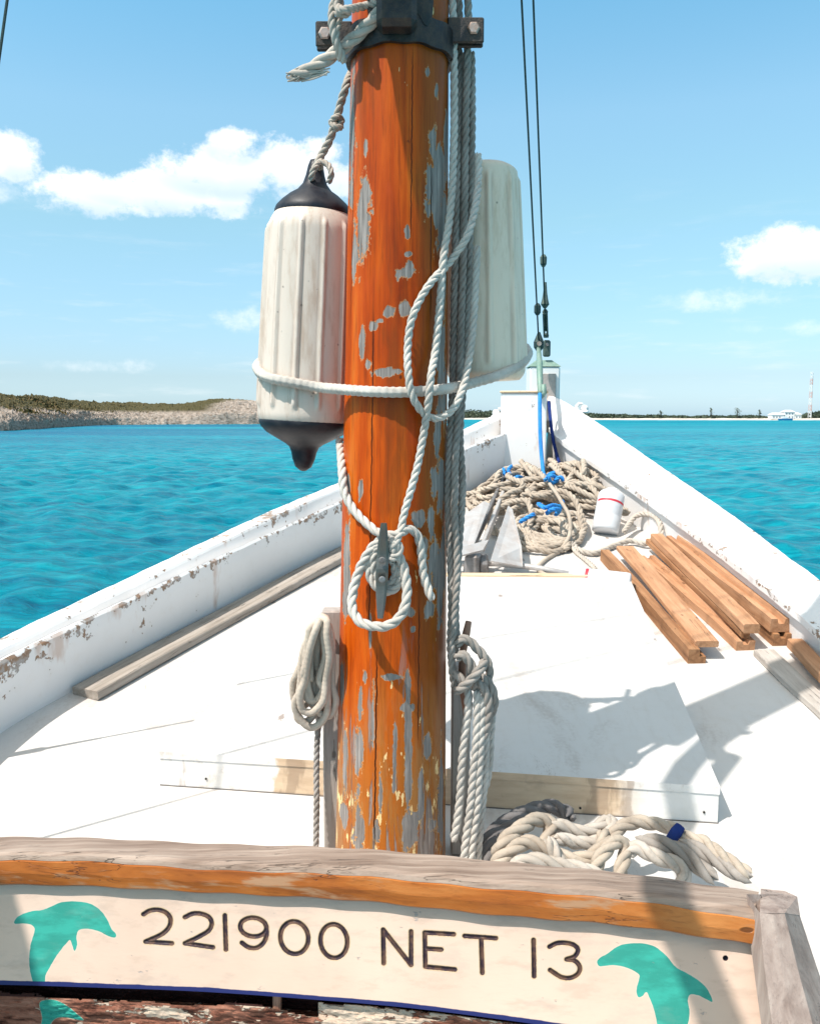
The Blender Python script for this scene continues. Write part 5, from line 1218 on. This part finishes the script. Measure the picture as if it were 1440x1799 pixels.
c1 = D(980, 890); mound1 = lambda x, y: .19*math.exp(-((x-c1.x)/.52)**4-((y-c1.y)/.62)**4)
heaps = [(D(1010, 872), .32, .42, 15, 'thick tan rope coiled in the middle of the bow heap'), (D(1070, 890), .22, .34, 8, 'tan rope coils on the right side of the bow heap around the white jug'),
         (D(850, 880), .22, .36, 8, 'tan rope coils on the left side of the bow heap behind the anchor'), (D(955, 940), .19, .26, 10, 'tan rope coils at the front of the bow heap beside the fluke'), (D(925, 875), .30, .32, 8, 'tan rope tangled at the foot of the bow post')]
for c, rx, ry, tn, lb in heaps:
    rope('anchor_rope', heap_path(c.x, c.y, rx, ry, tn, g, mound1, .085), RH, M_tan, 'laid', lb, 'rope heap', 'rope heaps at the bow')
# loops that read on their own
rope('loop_rope', [D(1095, 935, .05), D(1120, 905, .10), D(1145, 905, .13), D(1160, 925, .11), D(1158, 948, .05), D(1135, 955, .03), D(1110, 950, .03), D(1080, 958, .02), D(1040, 972, .02), D(1015, 965, .02), D(1005, 950, .03)], RH*.9, M_rope, 'laid', 'white rope loop lying right of the heap against the bulwark', 'rope')
rope('thin_line', [D(965, 850, .20), D(985, 880, .22), D(1000, 910, .16), D(1000, 940, .08), D(985, 965, .02), D(955, 985, .014), D(945, 1000, .014), D(965, 1012, .014), D(1005, 1012, .014)], .011, M_tan, 'plain', 'thin tan line trailing from the heap over the deck', 'rope')
rope('trailing_line', [D(1000, 940, .06), D(1008, 965, .02), D(1030, 985, .014), D(1045, 1000, .014), D(1044, 1016, .014)], .012, M_rope, 'laid', 'short white line trailing from the heap to the lying jug', 'rope')
rope('blue_lashing', [[D(885, 838, .10), D(890, 826, .16), D(905, 822, .18), D(912, 832, .15), D(900, 842, .14), D(888, 836, .16), D(884, 822, .2)], [D(896, 845, .12), D(908, 838, .18), D(918, 842, .12), D(906, 850, .12), D(893, 828, .2), D(899, 818, .22)]], .013, M_blue, 'laid', 'blue rope knotted around the head of the anchor shank', 'rope')
rope('blue_tangle', [[D(945, 885, .20), D(958, 892, .22), D(972, 888, .20), D(985, 890, .18), D(988, 880, .18)], [D(960, 902, .16), D(970, 895, .22), D(982, 896, .20), D(975, 905, .15)], [D(912, 918, .10), D(925, 910, .12), D(940, 902, .15)]], .013, M_blue, 'laid', 'blue rope tangled in the middle of the tan heap', 'rope')
rope('blue_knot', [[D(955, 845, .2), D(966, 836, .24), D(980, 842, .2), D(968, 848, .2), D(962, 836, .25)], [D(972, 846, .2), D(984, 838, .23), D(990, 846, .2)]], .013, M_blue, 'laid', 'blue rope knot at the foot of the bow post', 'rope')

# ------------------------------------------------------------------ anchor
def build_anchor():
    t = thing('anchor', 'grey galvanised anchor with pointed flukes lying in front of the rope heap', 'anchor', tuple(D(850, 990)))
    def slab(pts, h, mat, nm):
        top = [Vector(p) for p in pts]; nrm = (top[1]-top[0]).cross(top[2]-top[0]).normalized(); 
        if nrm.z < 0: nrm = -nrm
        n = len(top); vs = top+[p-nrm*h for p in top]; mb = MB(); mb.add(vs, [tuple(range(n)), tuple(range(n, 2*n))[::-1]]+[(i, (i+1) % n, n+(i+1) % n, n+i) for i in range(n)]); return mb.build(nm, mat, t)
    # shank: two flat bars
    a = D(838, 962, .10); b = D(896, 826, .12); off = Vector((.028, .01, 0))
    for k, (s, mt) in enumerate(((0, M_galv), (1, M_galvd))):
        p, q = a+off*(1-2*s), b+off*(1-2*s)*.6; mb = MB(); d_ = (q-p).normalized(); L = (q-p).length
        yv = d_; xv = yv.cross(Vector((0, 0, 1))).normalized(); zv = xv.cross(yv); mb.box((p+q)/2, .020, L, .05, Matrix((xv, yv, zv)).transposed(), .003); mb.build('shank', mt, t)
    # flukes
    slab([D(862, 985, .10), D(918, 995, .05), D(916, 960, .12), D(900, 895, .20), D(893, 888, .21)], .010, M_galv, 'fluke')
    slab([D(795, 975, .12), D(828, 968, .12), D(860, 885, .20), D(850, 880, .21), D(800, 915, .15)], .010, M_galv, 'fluke')
    # crown plates
    slab([D(808, 962, .15), D(858, 948, .16), D(848, 966, .13), D(812, 975, .13)], .012, M_galv, 'crown')
    mb = MB(); c = D(832, 990, .05); mb.box(c, .07, .14, .10, Matrix.Rotation(R(-15), 3, 'Z'), .01); mb.box(c+Vector((.05, .02, -.01)), .05, .10, .08, Matrix.Rotation(R(20), 3, 'X'), .01); mb.build('crown_box', M_galvd, t)
    mb = MB(); mb.tube([D(802, 990, .05), D(870, 990, .04), D(940, 997, .03), D(1003, 1010, .022)], .0155, 12); mb.build('stock', M_galv, t, smooth=True)
build_anchor()

# ------------------------------------------------------------------ jugs
def jug(label, base, axis, L, r, group='white plastic jugs by the rope heap'):
    axis = axis.normalized(); q = Vector((0, 0, 1)).rotation_difference(axis).to_matrix()
    t = thing('plastic_jug', label, 'jug', tuple(base), group)
    mb = MB(); prof = [(r*.86, 0), (r*.97, .006), (r, .02), (r, L*.34), (r*.97, L*.36), (r, L*.38), (r*1.0, L*.78), (r*.97, L*.88), (r*.86, L*.93), (r*.6, L*.955), (r*.40, L*.965), (r*.38, L*.97)]
    mb.lathe(base, prof, 36, q); mb.build('body', M_jug, t, smooth=True)
    mb = MB(); mb.lathe(base+axis*(L*.965), [(r*.46, 0), (r*.46, .012), (r*.42, .016)], 18, q); mb.build('cap', M_cap, t)
    mb = MB(); rl = r*1.012
    n = 20; vs = []
    for k in range(n+1):
        a = -2.9+2.5*k/n
        for z in (L*.64, L*.69): vs.append(base + q @ Vector((rl*math.cos(a), rl*math.sin(a), z)))
    mb.add(vs, [(2*k, 2*k+2, 2*k+3, 2*k+1) for k in range(n)]); mb.build('label', M_red, t)
    return t, q
j0 = D(1062, 935, .02); jug('white plastic jug with red stripe leaning upright in the rope heap', j0, P(1076, 860, j0.y+.12)-j0, .27, .078)
a = D(1107, 1030, .07); b = D(1000, 1018, .07); jug('white plastic jug lying on its side between hatch and timbers', a, b-a, .30, .062)

# ------------------------------------------------------------------ foreground rope pile
g = random.Random(33)
def pile(pts, r, mat, label, kind='laid', **k): rope('pile_rope', pts, r, mat, kind, label, 'rope', 'tangled ropes on deck behind the name board', **k)
Yp = 2.02
pile([P(870, 1510, 1.90), P(885, 1480, 1.90), P(915, 1455, 1.93), P(950, 1440, 1.98), P(968, 1450, 1.98), P(955, 1490, 1.93), P(940, 1530, 1.88), P(930, 1580, 1.86)], .0185, M_tan, 'thick tan rope arching up at the left of the deck tangle')
pile([P(860, 1530, 1.88), P(890, 1500, 1.88), P(925, 1480, 1.90), P(960, 1492, 1.90), P(1000, 1510, 1.90), P(1040, 1505, 1.90), P(1062, 1480, 1.93), P(1058, 1462, 1.98)], .018, M_tan, 'thick tan rope crossing the middle of the deck tangle')
pile([P(966, 1450, 1.97), P(990, 1452, 1.98), P(1020, 1462, 1.98), P(1050, 1455, 2.0), P(1068, 1440, 2.02), P(1075, 1452, 2.0), P(1060, 1475, 1.97), P(1030, 1482, 1.95), P(1000, 1478, 1.94), P(975, 1470, 1.93)], .017, M_rope, 'white woolly rope in the middle of the deck tangle')
pile([P(1070, 1480, 1.95), P(1085, 1458, 1.98), P(1115, 1445, 2.0), P(1150, 1448, 2.0), P(1180, 1456, 1.98), P(1200, 1470, 1.95), P(1235, 1480, 1.92), P(1262, 1500, 1.88), P(1290, 1520, 1.85), P(1320, 1540, 1.82)], .017, M_tan, 'tan rope arching over the right half of the deck tangle')
pile([P(1040, 1545, 1.86), P(1050, 1515, 1.86), P(1068, 1490, 1.88), P(1088, 1478, 1.90), P(1100, 1490, 1.90), P(1092, 1520, 1.86), P(1085, 1560, 1.84)], .017, M_tan, 'tan rope bent in a narrow hoop at the centre of the deck tangle')
pile([P(1100, 1500, 1.88), P(1120, 1490, 1.89), P(1150, 1505, 1.87), P(1180, 1515, 1.86), P(1200, 1530, 1.85), P(1195, 1560, 1.84)], .018, M_rope, 'pale rope low in the right part of the deck tangle')
pile([P(1115, 1478, 1.93), P(1160, 1482, 1.90), P(1200, 1500, 1.88), P(1235, 1530, 1.85), P(1260, 1550, 1.83)], .020, M_halyard, 'grey frayed rope lying along the right of the deck tangle', pitch=9)
pile([P(1190, 1480, 1.92), P(1230, 1495, 1.90), P(1270, 1520, 1.86), P(1300, 1538, 1.83), P(1322, 1545, 1.82)], .018, M_halyard, 'pale grey rope ending at the right tip of the deck tangle', pitch=9)
pile([P(845, 1500, 1.98), P(862, 1470, 2.02), P(890, 1445, 2.08), P(930, 1425, 2.12), P(970, 1418, 2.14), P(995, 1428, 2.12), P(1000, 1440, 2.08)], .020, M_shaderope, 'rope coloured dark as if shaded at the back left of the deck tangle')
pile([P(850, 1520, 1.95), P(858, 1490, 1.98), P(880, 1465, 2.03), P(905, 1450, 2.06), P(935, 1440, 2.08)], .019, M_shaderope, 'rope coloured dark as if shaded beside the hanging strands', kind='laid')
pile([P(890, 1530, 1.84), P(930, 1512, 1.84), P(980, 1520, 1.84), P(1030, 1530, 1.84), P(1060, 1545, 1.84)], .018, M_rope, 'white rope lowest in the deck tangle just above the rail')
pile([P(960, 1470, 1.90), P(975, 1500, 1.88), P(990, 1530, 1.86), P(1010, 1560, 1.84)], .016, M_rope, 'pale rope running down the middle of the deck tangle')
mb = MB(); a, b = P(1195, 1452, 1.95), P(1175, 1480, 1.93); mb.tube([a, a.lerp(b, .4), b], [.012, .015, .013], 10); o = mb.build('rope_end', M_navy, smooth=True); tag(o, 'navy taped rope end poking up from the deck tangle', 'rope end')
